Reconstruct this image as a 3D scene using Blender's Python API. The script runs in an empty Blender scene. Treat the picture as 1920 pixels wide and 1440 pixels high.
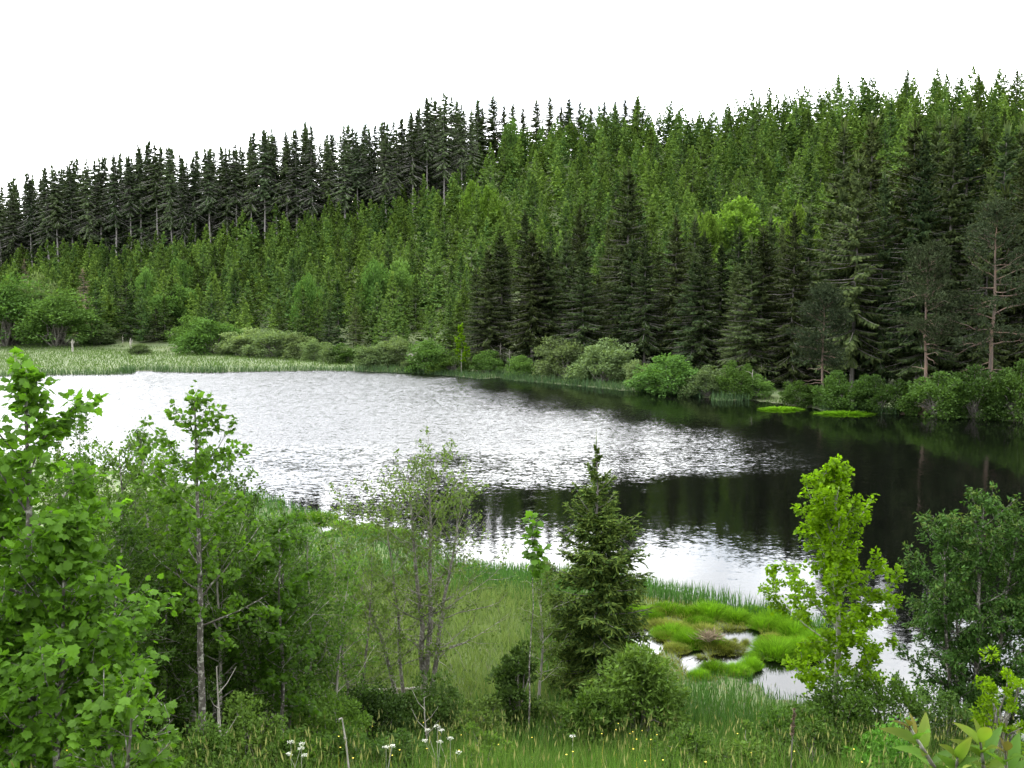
import bpy, math
import numpy as np
from mathutils import Vector

# ---------------------------------------------------------------- camera, sky, sun, exposure
SC = bpy.context.scene
COL = SC.collection
PI = math.pi
CAMZ, F, HY = 10.0, 1900.0, 550.0            # eye height over the lake, focal length and horizon row in photo pixels
PITCH = math.atan((720 - HY) / F)

cam_d = bpy.data.cameras.new('camera'); cam = bpy.data.objects.new('camera', cam_d); COL.objects.link(cam)
cam.location = (0, 0, CAMZ); cam.rotation_euler = (PI / 2 - PITCH, 0, 0)
cam_d.sensor_width = 36; cam_d.lens = 36 * F / 1920; cam_d.clip_end = 6000; cam_d.clip_start = 0.1
SC.camera = cam

SUN_EL, SUN_AZ = math.radians(46), math.radians(-38)      # azimuth from the view direction (+Y), negative = to the left
world = bpy.data.worlds.new('World'); SC.world = world; world.use_nodes = True
def build_world():
    nt = world.node_tree; N = nt.nodes; L = nt.links
    N.clear()
    out = N.new('ShaderNodeOutputWorld')
    sky = N.new('ShaderNodeTexSky'); sky.sky_type = 'NISHITA'; sky.sun_disc = False
    sky.sun_elevation = SUN_EL; sky.sun_rotation = SUN_AZ; sky.air_density = 1.0; sky.dust_density = 1.5
    bsky = N.new('ShaderNodeBackground'); bsky.inputs[1].default_value = 0.13
    L.new(sky.outputs[0], bsky.inputs[0])
    tc = N.new('ShaderNodeTexCoord'); sep = N.new('ShaderNodeSeparateXYZ'); L.new(tc.outputs['Generated'], sep.inputs[0])
    z = N.new('ShaderNodeMath'); z.operation = 'MAXIMUM'; z.inputs[1].default_value = 0.0; L.new(sep.outputs[2], z.inputs[0])
    za = N.new('ShaderNodeMath'); za.operation = 'ADD'; za.inputs[1].default_value = 0.22; L.new(z.outputs[0], za.inputs[0])
    px = N.new('ShaderNodeMath'); px.operation = 'DIVIDE'; L.new(sep.outputs[0], px.inputs[0]); L.new(za.outputs[0], px.inputs[1])
    py = N.new('ShaderNodeMath'); py.operation = 'DIVIDE'; L.new(sep.outputs[1], py.inputs[0]); L.new(za.outputs[0], py.inputs[1])
    cb = N.new('ShaderNodeCombineXYZ'); L.new(px.outputs[0], cb.inputs[0]); L.new(py.outputs[0], cb.inputs[1])
    n1 = N.new('ShaderNodeTexNoise'); n1.inputs['Scale'].default_value = 0.9; n1.inputs['Detail'].default_value = 6; n1.inputs['Roughness'].default_value = 0.55
    L.new(cb.outputs[0], n1.inputs['Vector'])
    cov = N.new('ShaderNodeMapRange'); cov.inputs[1].default_value = 0.36; cov.inputs[2].default_value = 0.52; cov.inputs[3].default_value = 0.12; cov.inputs[4].default_value = 1
    L.new(n1.outputs[0], cov.inputs[0])
    low = N.new('ShaderNodeMapRange'); low.inputs[1].default_value = 0.05; low.inputs[2].default_value = 0.2; low.inputs[3].default_value = 1; low.inputs[4].default_value = 0
    L.new(z.outputs[0], low.inputs[0])
    mx = N.new('ShaderNodeMath'); mx.operation = 'MAXIMUM'; L.new(cov.outputs[0], mx.inputs[0]); L.new(low.outputs[0], mx.inputs[1])
    n2 = N.new('ShaderNodeTexNoise'); n2.inputs['Scale'].default_value = 1.7; n2.inputs['Detail'].default_value = 5
    L.new(cb.outputs[0], n2.inputs['Vector'])
    br = N.new('ShaderNodeMapRange'); br.inputs[1].default_value = 0.3; br.inputs[2].default_value = 0.6; br.inputs[3].default_value = 0.9; br.inputs[4].default_value = 2.35
    L.new(n2.outputs[0], br.inputs[0])
    bc = N.new('ShaderNodeBackground'); bc.inputs[0].default_value = (0.97, 0.985, 1.0, 1); 
    dot = N.new('ShaderNodeVectorMath'); dot.operation = 'DOT_PRODUCT'; L.new(tc.outputs['Generated'], dot.inputs[0])
    dot.inputs[1].default_value = (math.sin(SUN_AZ) * math.cos(SUN_EL), math.cos(SUN_AZ) * math.cos(SUN_EL), math.sin(SUN_EL))
    glow = N.new('ShaderNodeMapRange'); glow.inputs[1].default_value = -.6; glow.inputs[2].default_value = 1.0; glow.inputs[3].default_value = .55; glow.inputs[4].default_value = 1.9
    L.new(dot.outputs['Value'], glow.inputs[0])
    bm = N.new('ShaderNodeMath'); bm.operation = 'MULTIPLY'; L.new(br.outputs[0], bm.inputs[0]); L.new(glow.outputs[0], bm.inputs[1]); L.new(bm.outputs[0], bc.inputs[1])
    ms = N.new('ShaderNodeMixShader'); L.new(mx.outputs[0], ms.inputs[0]); L.new(bsky.outputs[0], ms.inputs[1]); L.new(bc.outputs[0], ms.inputs[2])
    L.new(ms.outputs[0], out.inputs[0])
build_world()
sun_d = bpy.data.lights.new('sun', 'SUN'); sun = bpy.data.objects.new('sun', sun_d); COL.objects.link(sun)
sun_d.energy = 1.0; sun_d.angle = math.radians(14); sun_d.color = (1, 0.95, 0.86)
sv = Vector((math.sin(SUN_AZ) * math.cos(SUN_EL), math.cos(SUN_AZ) * math.cos(SUN_EL), math.sin(SUN_EL)))
sun.rotation_euler = sv.to_track_quat('Z', 'Y').to_euler(); sun.location = (-40, 20, 60)
SC.view_settings.view_transform = 'Standard'; SC.view_settings.look = 'None'
SC.view_settings.gamma = 1; SC.view_settings.exposure = 1.3; SC.view_settings.use_curve_mapping = False
SC.cycles.max_bounces = 4; SC.cycles.diffuse_bounces = 2; SC.cycles.glossy_bounces = 2; SC.cycles.transmission_bounces = 3; SC.cycles.transparent_max_bounces = 4
SC.cycles.use_denoising = True; SC.cycles.adaptive_threshold = .02

# ---------------------------------------------------------------- where a photo pixel lies in the world
def ray(px, py):
    cx, cy = (px - 960) / F, (720 - py) / F
    s, c = math.sin(PITCH), math.cos(PITCH)
    return np.array([cx, c + cy * s, -s + cy * c])
def at_z(px, py, z=0.0):
    r = ray(px, py); return np.array([0, 0, CAMZ]) + r * ((z - CAMZ) / r[2])
def at_d(px, py, d):
    r = ray(px, py); return np.array([0, 0, CAMZ]) + r * (d / r[1])
def pix(x, y, z):                                      # vectorised: world to photo pixel
    s, c = math.sin(PITCH), math.cos(PITCH); zz = np.asarray(z) - CAMZ
    dep = y * c - zz * s; up = y * s + zz * c
    dep = np.maximum(dep, 0.05)
    return 960 + F * x / dep, 720 - F * up / dep

# ---------------------------------------------------------------- mesh building
class MB:
    def __init__(s): s.V = []; s.P = []; s.R = []; s.S = []; s.T = []; s.n = 0
    def add(s, v, faces, rnd=0.0, sh=0.0, trnd=0.0):
        v = np.asarray(v, float).reshape(-1, 3); k = len(v)
        s.V.append(v); s.P.append(np.asarray(faces, np.int64) + s.n); s.n += k
        for lst, a in ((s.R, rnd), (s.S, sh), (s.T, trnd)): lst.append(np.broadcast_to(np.asarray(a, float), (k,)))
    def mesh(s, name, mat, smooth=False):
        me = bpy.data.meshes.new(name)
        V = np.concatenate(s.V); nv = [p.shape[1] for p in s.P for _ in (0,)]
        loops = np.concatenate([p.ravel() for p in s.P]).astype(np.int32)
        sizes = np.concatenate([np.full(len(p), p.shape[1]) for p in s.P]).astype(np.int32)
        starts = np.concatenate([[0], np.cumsum(sizes)[:-1]]).astype(np.int32)
        me.vertices.add(len(V)); me.vertices.foreach_set('co', V.astype(np.float32).ravel())
        me.loops.add(len(loops)); me.loops.foreach_set('vertex_index', loops)
        me.polygons.add(len(sizes)); me.polygons.foreach_set('loop_start', starts)
        me.polygons.foreach_set('use_smooth', np.full(len(sizes), smooth, dtype=bool))
        me.update(calc_edges=True)
        for nm, lst in (('rnd', s.R), ('sh', s.S), ('trnd', s.T)):
            a = me.attributes.new(nm, 'FLOAT', 'POINT'); a.data.foreach_set('value', np.concatenate(lst).astype(np.float32))
        if mat: me.materials.append(mat)
        return me

def unit(a): return a / np.maximum(np.linalg.norm(a, axis=-1, keepdims=True), 1e-9)
def basis(Y, Nh):                                       # columns: width, length, normal
    Y = unit(Y); X = unit(np.cross(Y, Nh)); N = np.cross(X, Y)
    return np.stack([X, Y, N], axis=-1)
def scatter(mb, tv, tf, pos, R, scl, rnd, tsh=None, trnd=0.0, shmul=None):
    """copies of a small template (leaf, spray, blade) at pos, turned by R, scaled by scl (N,) or (N,3)"""
    N, k = len(pos), len(tv)
    if N == 0: return
    scl = np.asarray(scl, float)
    if scl.ndim == 1: scl = np.repeat(scl[:, None], 3, 1)
    v = np.einsum('nij,nkj->nki', R, tv[None] * scl[:, None, :]) + pos[:, None, :]
    f = (np.asarray(tf)[None] + (np.arange(N) * k)[:, None, None]).reshape(-1, len(tf[0]))
    sh = np.zeros((N, k)) if tsh is None else np.broadcast_to(tsh[None], (N, k))
    if shmul is not None: sh = sh * np.asarray(shmul)[:, None]
    mb.add(v.reshape(-1, 3), f, np.repeat(rnd, k), sh.ravel(), np.repeat(np.broadcast_to(trnd, (N,)), k))
def tubes(mb, P, R, sides=5, rnd=0.0):
    """P (B,K,3) centre lines, R (B,K) radii"""
    B, K, _ = P.shape
    T = unit(np.gradient(P, axis=1))
    ref = np.where(np.abs(T[..., 2:3]) > 0.9, np.array([1.0, 0, 0]), np.array([0, 0, 1.0]))
    X = unit(np.cross(T, ref)); Y = np.cross(T, X)
    a = np.arange(sides) * 2 * PI / sides
    ring = X[:, :, None, :] * np.cos(a)[None, None, :, None] + Y[:, :, None, :] * np.sin(a)[None, None, :, None]
    v = P[:, :, None, :] + ring * R[:, :, None, None]
    i, j = np.meshgrid(np.arange(K - 1), np.arange(sides), indexing='ij'); j2 = (j + 1) % sides
    q = np.stack([i * sides + j, i * sides + j2, (i + 1) * sides + j2, (i + 1) * sides + j], -1).reshape(-1, 4)
    f = (q[None] + (np.arange(B) * K * sides)[:, None, None]).reshape(-1, 4)
    mb.add(v.reshape(-1, 3), f, rnd)
def lines(rng, S, D, L, K, bend=0.0, wander=0.0):
    """curved centre lines from S along D, length L, bending up by bend*L"""
    s = np.linspace(0, 1, K); B = len(S)
    P = S[:, None, :] + unit(D)[:, None, :] * (L[:, None] * s[None])[..., None]
    P[..., 2] += (np.broadcast_to(bend, (B,)) * L)[:, None] * s[None] ** 2
    if wander:
        w = np.cumsum(rng.normal(0, 1, (B, K, 3)), axis=1); w -= w[:, :1]
        P += w * (wander * L / K)[:, None, None]
    return P
def along(P, s):                                        # P (B,K,3), s (B,) in 0..1
    K = P.shape[1]; t = np.clip(s, 0, 0.9999) * (K - 1); i = t.astype(int); fr = (t - i)[:, None]
    b = np.arange(len(P)); return P[b, i] * (1 - fr) + P[b, i + 1] * fr, unit(P[b, i + 1] - P[b, i])

KITE = np.array([[0, 0, 0], [.5, .42, -.08], [0, 1, 0], [-.5, .42, -.08]], float); KITE_F = [[0, 1, 2], [0, 2, 3]]
KITE_SH = np.array([0, .35, 1, .35])
OVAL = np.array([[0, 0, 0], [.27, .25, .07], [.3, .55, .07], [0, 1, -.06], [-.3, .55, .07], [-.27, .25, .07]], float)
OVAL_F = [[0, 1, 2], [0, 2, 3], [0, 3, 4], [0, 4, 5]]
ROUND = np.array([[0, 0, 0], [.42, .22, .05], [.48, .55, .03], [0, 1, -.04], [-.48, .55, .03], [-.42, .22, .05]], float)
LANCE = np.array([[0, 0, 0], [.15, .3, .05], [.13, .6, .03], [0, 1, -.14], [-.13, .6, .03], [-.15, .3, .05]], float)
_h = [(.30, -.07), (.36, .10), (.58, .30), (.42, .40), (.44, .66), (.22, .68), (0, 1.0)]
_o = [(0, 0)] + _h + [(-x, y) for x, y in _h[-2::-1]]
MAPLE = np.array([[0, .34, .0]] + [[x, y, -.22 * abs(x) - .16 * max(0, y - .4)] for x, y in _o], float)
MAPLE_F = [[0, 1 + i, 1 + (i + 1) % len(_o)] for i in range(len(_o))]
BLADE = np.array([[-.5, 0, 0], [.5, 0, 0], [.34, .6, .03], [-.34, .6, .03], [0, 1, .16]], float); BLADE_F3 = [[0, 1, 2], [0, 2, 3], [3, 2, 4]]
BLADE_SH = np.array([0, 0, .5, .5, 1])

# ---------------------------------------------------------------- materials
def mat_new(name):
    m = bpy.data.materials.new(name); m.use_nodes = True; m.node_tree.nodes.clear(); return m, m.node_tree.nodes, m.node_tree.links
def mixc(N, L, fac, a, b, mode='MIX'):
    n = N.new('ShaderNodeMix'); n.data_type = 'RGBA'; n.blend_type = mode
    for sock, v in ((n.inputs[0], fac), (n.inputs[6], a), (n.inputs[7], b)):
        if hasattr(v, 'type') and hasattr(v, 'node'): L.new(v, sock)
        elif isinstance(v, (tuple, list)): sock.default_value = (*v, 1)
        else: sock.default_value = v
    return n.outputs[2]
def mth(N, L, op, a, b=0.0, clamp=False):
    n = N.new('ShaderNodeMath'); n.operation = op; n.use_clamp = clamp
    for sock, v in ((n.inputs[0], a), (n.inputs[1], b)):
        if hasattr(v, 'node'): L.new(v, sock)
        else: sock.default_value = v
    return n.outputs[0]
def rng_map(N, L, v, a, b, c, d):
    n = N.new('ShaderNodeMapRange'); L.new(v, n.inputs[0])
    for i, x in enumerate((a, b, c, d)): n.inputs[1 + i].default_value = x
    return n.outputs[0]
def leafmat(name, c1, c2, shoot=None, transl=0.35, tcol=None, gloss=0.0, var=0.35, shamt=1.0, tvar=.5):
    """foliage: c1..c2 vary from plant to plant and leaf to leaf, shoot = colour of the fresh growth at the tips"""
    m, N, L = mat_new(name)
    oi = N.new('ShaderNodeObjectInfo')
    at = {}
    for k in ('rnd', 'sh', 'trnd'):
        a = N.new('ShaderNodeAttribute'); a.attribute_name = k; at[k] = a.outputs['Fac']
    tree = mth(N, L, 'FRACT', mth(N, L, 'ADD', oi.outputs['Random'], at['trnd']))
    f = mth(N, L, 'ADD', mth(N, L, 'MULTIPLY', tree, 0.75), mth(N, L, 'MULTIPLY', at['rnd'], 0.25))
    col = mixc(N, L, f, c1, c2)
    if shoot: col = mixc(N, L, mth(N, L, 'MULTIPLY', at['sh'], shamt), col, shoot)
    t2 = mth(N, L, 'FRACT', mth(N, L, 'MULTIPLY', tree, 7.31))
    v = mth(N, L, 'ADD', rng_map(N, L, at['rnd'], 0, 1, .82 * (1 - var), .82 * (1 + var)), mth(N, L, 'MULTIPLY', mth(N, L, 'SUBTRACT', t2, 0.5), tvar))
    hsv = N.new('ShaderNodeHueSaturation'); hsv.inputs['Saturation'].default_value = 1.08; L.new(v, hsv.inputs['Value']); L.new(col, hsv.inputs['Color']); col = hsv.outputs[0]
    d = N.new('ShaderNodeBsdfDiffuse'); L.new(col, d.inputs[0])
    t = N.new('ShaderNodeBsdfTranslucent')
    L.new(mixc(N, L, 1.0, col, tcol if tcol else (1.25, 1.35, 0.6), 'MULTIPLY'), t.inputs[0])
    ms = N.new('ShaderNodeMixShader'); ms.inputs[0].default_value = transl; L.new(d.outputs[0], ms.inputs[1]); L.new(t.outputs[0], ms.inputs[2])
    sh = ms.outputs[0]
    if gloss:
        g = N.new('ShaderNodeBsdfGlossy'); g.inputs['Roughness'].default_value = 0.45; g.inputs[0].default_value = (1, 1, 1, 1)
        m2 = N.new('ShaderNodeMixShader'); m2.inputs[0].default_value = gloss; L.new(sh, m2.inputs[1]); L.new(g.outputs[0], m2.inputs[2]); sh = m2.outputs[0]
    o = N.new('ShaderNodeOutputMaterial'); L.new(sh, o.inputs[0]); return m
def barkmat(name, c1, c2, scale=6.0, patch=None):
    m, N, L = mat_new(name)
    tc = N.new('ShaderNodeTexCoord'); mp = N.new('ShaderNodeMapping'); L.new(tc.outputs['Object'], mp.inputs[0]); mp.inputs['Scale'].default_value = (1, 1, .35)
    n = N.new('ShaderNodeTexNoise'); n.inputs['Scale'].default_value = scale; n.inputs['Detail'].default_value = 6; L.new(mp.outputs[0], n.inputs['Vector'])
    col = mixc(N, L, rng_map(N, L, n.outputs[0], .35, .65, 0, 1), c1, c2)
    if patch:
        n2 = N.new('ShaderNodeTexNoise'); n2.inputs['Scale'].default_value = scale * 1.3; n2.inputs['Detail'].default_value = 3; L.new(tc.outputs['Object'], n2.inputs['Vector'])
        col = mixc(N, L, rng_map(N, L, n2.outputs[0], .52, .6, 0, 1), col, patch)
    b = N.new('ShaderNodeBsdfPrincipled'); L.new(col, b.inputs['Base Color']); b.inputs['Roughness'].default_value = .9
    bp = N.new('ShaderNodeBump'); bp.inputs['Strength'].default_value = .6; bp.inputs['Distance'].default_value = .03; L.new(n.outputs[0], bp.inputs['Height']); L.new(bp.outputs[0], b.inputs['Normal'])
    o = N.new('ShaderNodeOutputMaterial'); L.new(b.outputs[0], o.inputs[0]); return m

M = {}
M['young'] = leafmat('young_spruce_needles', (.030, .070, .034), (.080, .128, .032), (.15, .205, .05), .18, shamt=.7, tvar=.8)
M['old'] = leafmat('old_spruce_needles', (.032, .050, .026), (.050, .068, .029), (.064, .084, .034), .14, shamt=.6, tvar=.7)
M['tall'] = leafmat('shore_spruce_needles', (.026, .050, .025), (.050, .062, .026), (.080, .095, .032), .16, shamt=.7, tvar=.8)
M['near_spruce'] = leafmat('spruce_needles', (.034, .062, .022), (.055, .088, .026), (.17, .22, .05), .18, shamt=.85)
M['pine'] = leafmat('pine_needles', (.024, .038, .024), (.034, .046, .025), (.045, .055, .028), .1, tvar=.2)
M['dead'] = leafmat('dead_twigs', (.11, .085, .06), (.15, .12, .085), None, .05)
M['willow_grey'] = leafmat('grey_willow_leaves', (.105, .15, .07), (.135, .175, .082), (.18, .22, .105), .32, shamt=.5)
M['willow_green'] = leafmat('green_willow_leaves', (.075, .145, .044), (.10, .165, .05), (.14, .215, .06), .3, shamt=.5)
M['beech'] = leafmat('pale_broadleaf_leaves', (.09, .16, .035), (.12, .18, .04), (.17, .24, .06), .35, shamt=.6)
M['maple'] = leafmat('maple_leaves', (.058, .122, .020), (.085, .16, .025), None, .5, gloss=.005, var=.3)
M['small'] = leafmat('small_leaves', (.055, .108, .024), (.082, .138, .030), None, .48, gloss=.004)
M['alder'] = leafmat('alder_leaves', (.070, .115, .030), (.10, .145, .042), None, .48, gloss=.004)
M['aspen'] = leafmat('aspen_leaves', (.10, .19, .018), (.145, .235, .022), None, .55, gloss=.004, var=.3)
M['cherry'] = leafmat('bird_cherry_leaves', (.030, .070, .018), (.048, .09, .022), (.13, .10, .03), .22, gloss=.004, shamt=.8)
M['elder'] = leafmat('elder_leaves', (.06, .115, .026), (.085, .14, .032), (.15, .20, .05), .35, gloss=.004, shamt=.6)
M['brush'] = leafmat('brush_leaves', (.04, .075, .020), (.06, .10, .026), None, .35, gloss=.004)
M['sapling_leaf'] = leafmat('sapling_leaves', (.085, .145, .026), (.12, .18, .034), (.17, .12, .04), .4, gloss=.004, var=.2, shamt=.6)
M['sedge'] = leafmat('sedge_blades', (.03, .082, .022), (.042, .10, .028), (.06, .11, .035), .3)
M['marsh'] = leafmat('marsh_grass_blades', (.082, .145, .04), (.105, .165, .048), (.16, .19, .08), .3)
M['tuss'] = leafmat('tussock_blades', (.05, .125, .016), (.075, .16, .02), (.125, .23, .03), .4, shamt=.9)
M['tuss_old'] = leafmat('mossy_tussock_blades', (.075, .075, .024), (.10, .10, .03), (.16, .19, .045), .3)
M['bank'] = leafmat('bank_grass_blades', (.042, .112, .022), (.062, .14, .026), (.10, .16, .045), .35)
M['straw'] = leafmat('straw_stalks', (.14, .15, .06), (.2, .19, .09), None, .2)
M['far_meadow'] = leafmat('far_meadow_blades', (.074, .128, .042), (.088, .14, .046), (.098, .145, .052), .25, var=.2)
M['far_reed'] = leafmat('far_reed_blades', (.06, .11, .055), (.075, .12, .06), None, .25)
M['bark_spruce'] = barkmat('spruce_bark', (.07, .06, .052), (.15, .135, .125))
M['bark_old'] = barkmat('pale_spruce_bark', (.13, .12, .115), (.27, .25, .235), 4)
M['bark_pine'] = barkmat('pine_bark', (.07, .055, .045), (.15, .095, .065), 3)
M['bark_dark'] = barkmat('dark_bark', (.035, .03, .025), (.09, .08, .065), 14, (.24, .23, .2))
M['bark_alder'] = barkmat('alder_bark', (.06, .055, .045), (.14, .125, .10), 12, (.22, .21, .18))
M['bark_pale'] = barkmat('pale_bark', (.13, .12, .10), (.30, .28, .24), 10)
M['bark_aspen'] = barkmat('aspen_bark', (.13, .135, .10), (.25, .25, .19), 9)
M['wood'] = barkmat('weathered_wood', (.06, .052, .045), (.12, .105, .09), 8)

# ---------------------------------------------------------------- the lay of the land
def px_line(pts): return np.array([at_z(x, y, 0)[:2] for x, y in pts])
FAR = px_line([(0, 706), (60, 705), (130, 703), (200, 703), (242, 701), (250, 696), (290, 695), (300, 698), (390, 699), (480, 697), (600, 695), (700, 697), (780, 700),
               (850, 705), (900, 711), (935, 709), (960, 713), (1060, 722), (1160, 732), (1240, 738), (1300, 741), (1340, 752), (1410, 751), (1470, 760), (1540, 770), (1620, 774), (1700, 778), (1800, 786), (1920, 791)])
NEAR = px_line([(1920, 1388), (1830, 1388), (1740, 1392), (1690, 1385), (1640, 1378), (1590, 1345), (1545, 1330), (1500, 1314), (1452, 1306), (1420, 1282), (1402, 1262), (1424, 1240), (1500, 1238), (1545, 1230), (1560, 1200), (1540, 1175), (1490, 1162), (1440, 1150),
                (1370, 1133), (1290, 1112), (1200, 1094), (1110, 1080), (1020, 1074), (940, 1068), (880, 1058), (835, 1044), (800, 1022), (770, 1006), (740, 1000), (700, 996), (640, 992), (600, 988), (592, 982), (625, 978), (640, 974),
                (600, 965), (560, 955), (520, 940), (460, 925), (380, 905), (250, 880), (100, 850), (0, 835)])
LAKE = np.concatenate([[[-150, 128]], [[-95, 126]], FAR, [[52, 74], [66, 66], [78, 52], [80, 30], [60, 21], [30, 21.5]], NEAR, [[-45, 68], [-80, 74], [-150, 80]]])
POOLS = [px_line(p) for p in (
    [(1180, 1188), (1225, 1176), (1252, 1188), (1246, 1212), (1228, 1232), (1190, 1232), (1168, 1208)],
    [(1274, 1232), (1296, 1216), (1322, 1226), (1330, 1248), (1318, 1268), (1290, 1262)],
    [(1330, 1240), (1348, 1224), (1374, 1226), (1400, 1212), (1422, 1222), (1428, 1244), (1396, 1250), (1350, 1254)],
    [(1336, 1192), (1366, 1178), (1390, 1184), (1420, 1178), (1428, 1200), (1420, 1228), (1386, 1230), (1358, 1214)],
    [(590, 984), (630, 978), (656, 988), (618, 1001), (586, 998)])]
WATERS = [LAKE] + POOLS
def poly_sd(poly, x, y):
    """signed distance, positive outside"""
    A = poly; B = np.roll(poly, -1, 0)
    x = np.asarray(x, float); y = np.asarray(y, float); d2 = np.full(x.shape, 1e18); ins = np.zeros(x.shape, bool)
    for (ax, ay), (bx, by) in zip(A, B):
        ex, ey = bx - ax, by - ay; l2 = ex * ex + ey * ey + 1e-12
        t = np.clip(((x - ax) * ex + (y - ay) * ey) / l2, 0, 1)
        d2 = np.minimum(d2, (x - ax - t * ex) ** 2 + (y - ay - t * ey) ** 2)
        if by != ay:
            c = ((ay > y) != (by > y)) & (x < (bx - ax) * (y - ay) / (by - ay) + ax); ins ^= c
    d = np.sqrt(d2); return np.where(ins, -d, d)
def shore(x, y):
    s = None
    for w in WATERS:
        v = poly_sd(w, x, y); s = v if s is None else np.minimum(s, v)
    return s
def sst(a, b, v): t = np.clip((v - a) / (b - a), 0, 1); return t * t * (3 - 2 * t)
HX = np.array([-500, 0, 250, 480, 700, 780, 900, 1000, 1160, 1300, 1440, 1600, 1740, 1920, 2500], float)
UH = (HX - 960) / F
HD0 = np.array([185, 182, 176, 162, 148, 143, 136, 131, 126, 122, 119, 115, 112, 108, 104], float)
HDR = np.array([290, 285, 278, 270, 262, 258, 255, 254, 254, 254, 254, 252, 250, 250, 250], float)
HZR = np.array([11.5, 14.5, 19, 24, 29, 32, 38.5, 42.5, 45.5, 47.5, 50, 52.5, 53.5, 54, 55.5], float)
def hill(x, y):
    u = x / np.maximum(y, 60.0)
    d0, dr, zr = (np.interp(u, UH, a) for a in (HD0, HDR, HZR))
    t = np.clip((y - d0) / (dr - d0), 0, None)
    z = zr * np.where(t < 1, 0.25 * t + 0.75 * t ** 1.25, 1.0)
    back = np.clip(y - dr, 0, None)
    return z + 0.05 * np.minimum(back, 25) - 0.12 * np.clip(back - 30, 0, 400)
def wob(x, y, s=1.0): return (np.sin(x * .9 * s + 1.3) * np.sin(y * 1.1 * s + .4) + .6 * np.sin(x * 2.3 * s + y * 1.7 * s) + .5 * np.sin(x * .31 * s - y * .47 * s + 2)) / 2
def ground(x, y, sd=None):
    x = np.asarray(x, float); y = np.asarray(y, float)
    sd = shore(x, y) if sd is None else sd
    b = 8.4 - 0.40 * np.maximum(y, 0) ; k = 0.6
    near = np.log1p(np.exp(np.clip((b - .3) / k, -30, 30))) * k
    near = np.where(y > 60, 0, near)
    land = near + hill(x, y) + 0.22 * sst(0, 5, sd) + 0.05 * wob(x, y) * sst(.3, 3, sd) + 0.5 * wob(x, y, .12) * sst(20, 60, sd)
    return np.where(sd > 0, 0.03 + land * sst(-.15, 1.2, sd) , np.maximum(-1.6, -0.10 + 0.35 * sd))

def link(o, **props):
    COL.objects.link(o)
    for k, v in props.items(): o[k] = v
    return o
def mesh_obj(name, me, parent=None, loc=None, **props):
    o = bpy.data.objects.new(name, me); link(o, **props)
    if parent is not None: o.parent = parent
    if loc is not None: o.location = loc
    return o
def empty(name, loc, rz=0.0, scale=1.0, **props):
    o = bpy.data.objects.new(name, None); o.empty_display_size = .3; link(o, **props)
    o.location = loc; o.rotation_euler = (0, 0, rz); o.scale = (scale,) * 3 if np.isscalar(scale) else scale
    return o

def build_ground():
    def lv(*segs):
        out = []
        for a, b, s in segs: out.append(np.arange(a, b, s))
        return np.concatenate(out)
    xs = lv((-1600, -300, 130), (-300, -90, 7), (-90, -30, 3.5), (-30, -12, 1.2), (-12, 14, .3), (14, 32, .9), (32, 90, 3.5), (90, 300, 7), (300, 1700, 140))
    ys = lv((-300, -10, 30), (-10, 20, .9), (20, 36, .26), (36, 50, .7), (50, 72, 2.5), (72, 135, 1.2), (135, 300, 4.5), (300, 420, 15), (420, 3000, 200))
    X, Y = np.meshgrid(xs, ys); nx, ny = len(xs), len(ys)
    Z = ground(X.ravel(), Y.ravel()).reshape(X.shape)
    i, j = np.meshgrid(np.arange(ny - 1), np.arange(nx - 1), indexing='ij')
    q = np.stack([i * nx + j, i * nx + j + 1, (i + 1) * nx + j + 1, (i + 1) * nx + j], -1).reshape(-1, 4)
    m, N, L = mat_new('soil_and_turf')
    geo = N.new('ShaderNodeNewGeometry')
    n = N.new('ShaderNodeTexNoise'); n.inputs['Scale'].default_value = .35; n.inputs['Detail'].default_value = 8; L.new(geo.outputs['Position'], n.inputs['Vector'])
    n2 = N.new('ShaderNodeTexNoise'); n2.inputs['Scale'].default_value = 3.5; n2.inputs['Detail'].default_value = 6; L.new(geo.outputs['Position'], n2.inputs['Vector'])
    turf = mixc(N, L, rng_map(N, L, n.outputs[0], .35, .65, 0, 1), (.045, .075, .02), (.075, .105, .028))
    col = mixc(N, L, rng_map(N, L, n2.outputs[0], .45, .7, 0, .8), turf, (.05, .042, .022))
    sep = N.new('ShaderNodeSeparateXYZ'); L.new(geo.outputs['Position'], sep.inputs[0])
    col = mixc(N, L, rng_map(N, L, sep.outputs[2], -.06, .1, 1, 0), col, (.022, .017, .010))
    b = N.new('ShaderNodeBsdfPrincipled'); L.new(col, b.inputs['Base Color']); b.inputs['Roughness'].default_value = .95
    bp = N.new('ShaderNodeBump'); bp.inputs['Strength'].default_value = .5; bp.inputs['Distance'].default_value = .15; L.new(n2.outputs[0], bp.inputs['Height']); L.new(bp.outputs[0], b.inputs['Normal'])
    o = N.new('ShaderNodeOutputMaterial'); L.new(b.outputs[0], o.inputs[0])
    mb = MB(); mb.add(np.stack([X.ravel(), Y.ravel(), Z.ravel()], -1), q)
    mesh_obj('ground', mb.mesh('ground', m, True), kind='structure')
build_ground()

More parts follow.
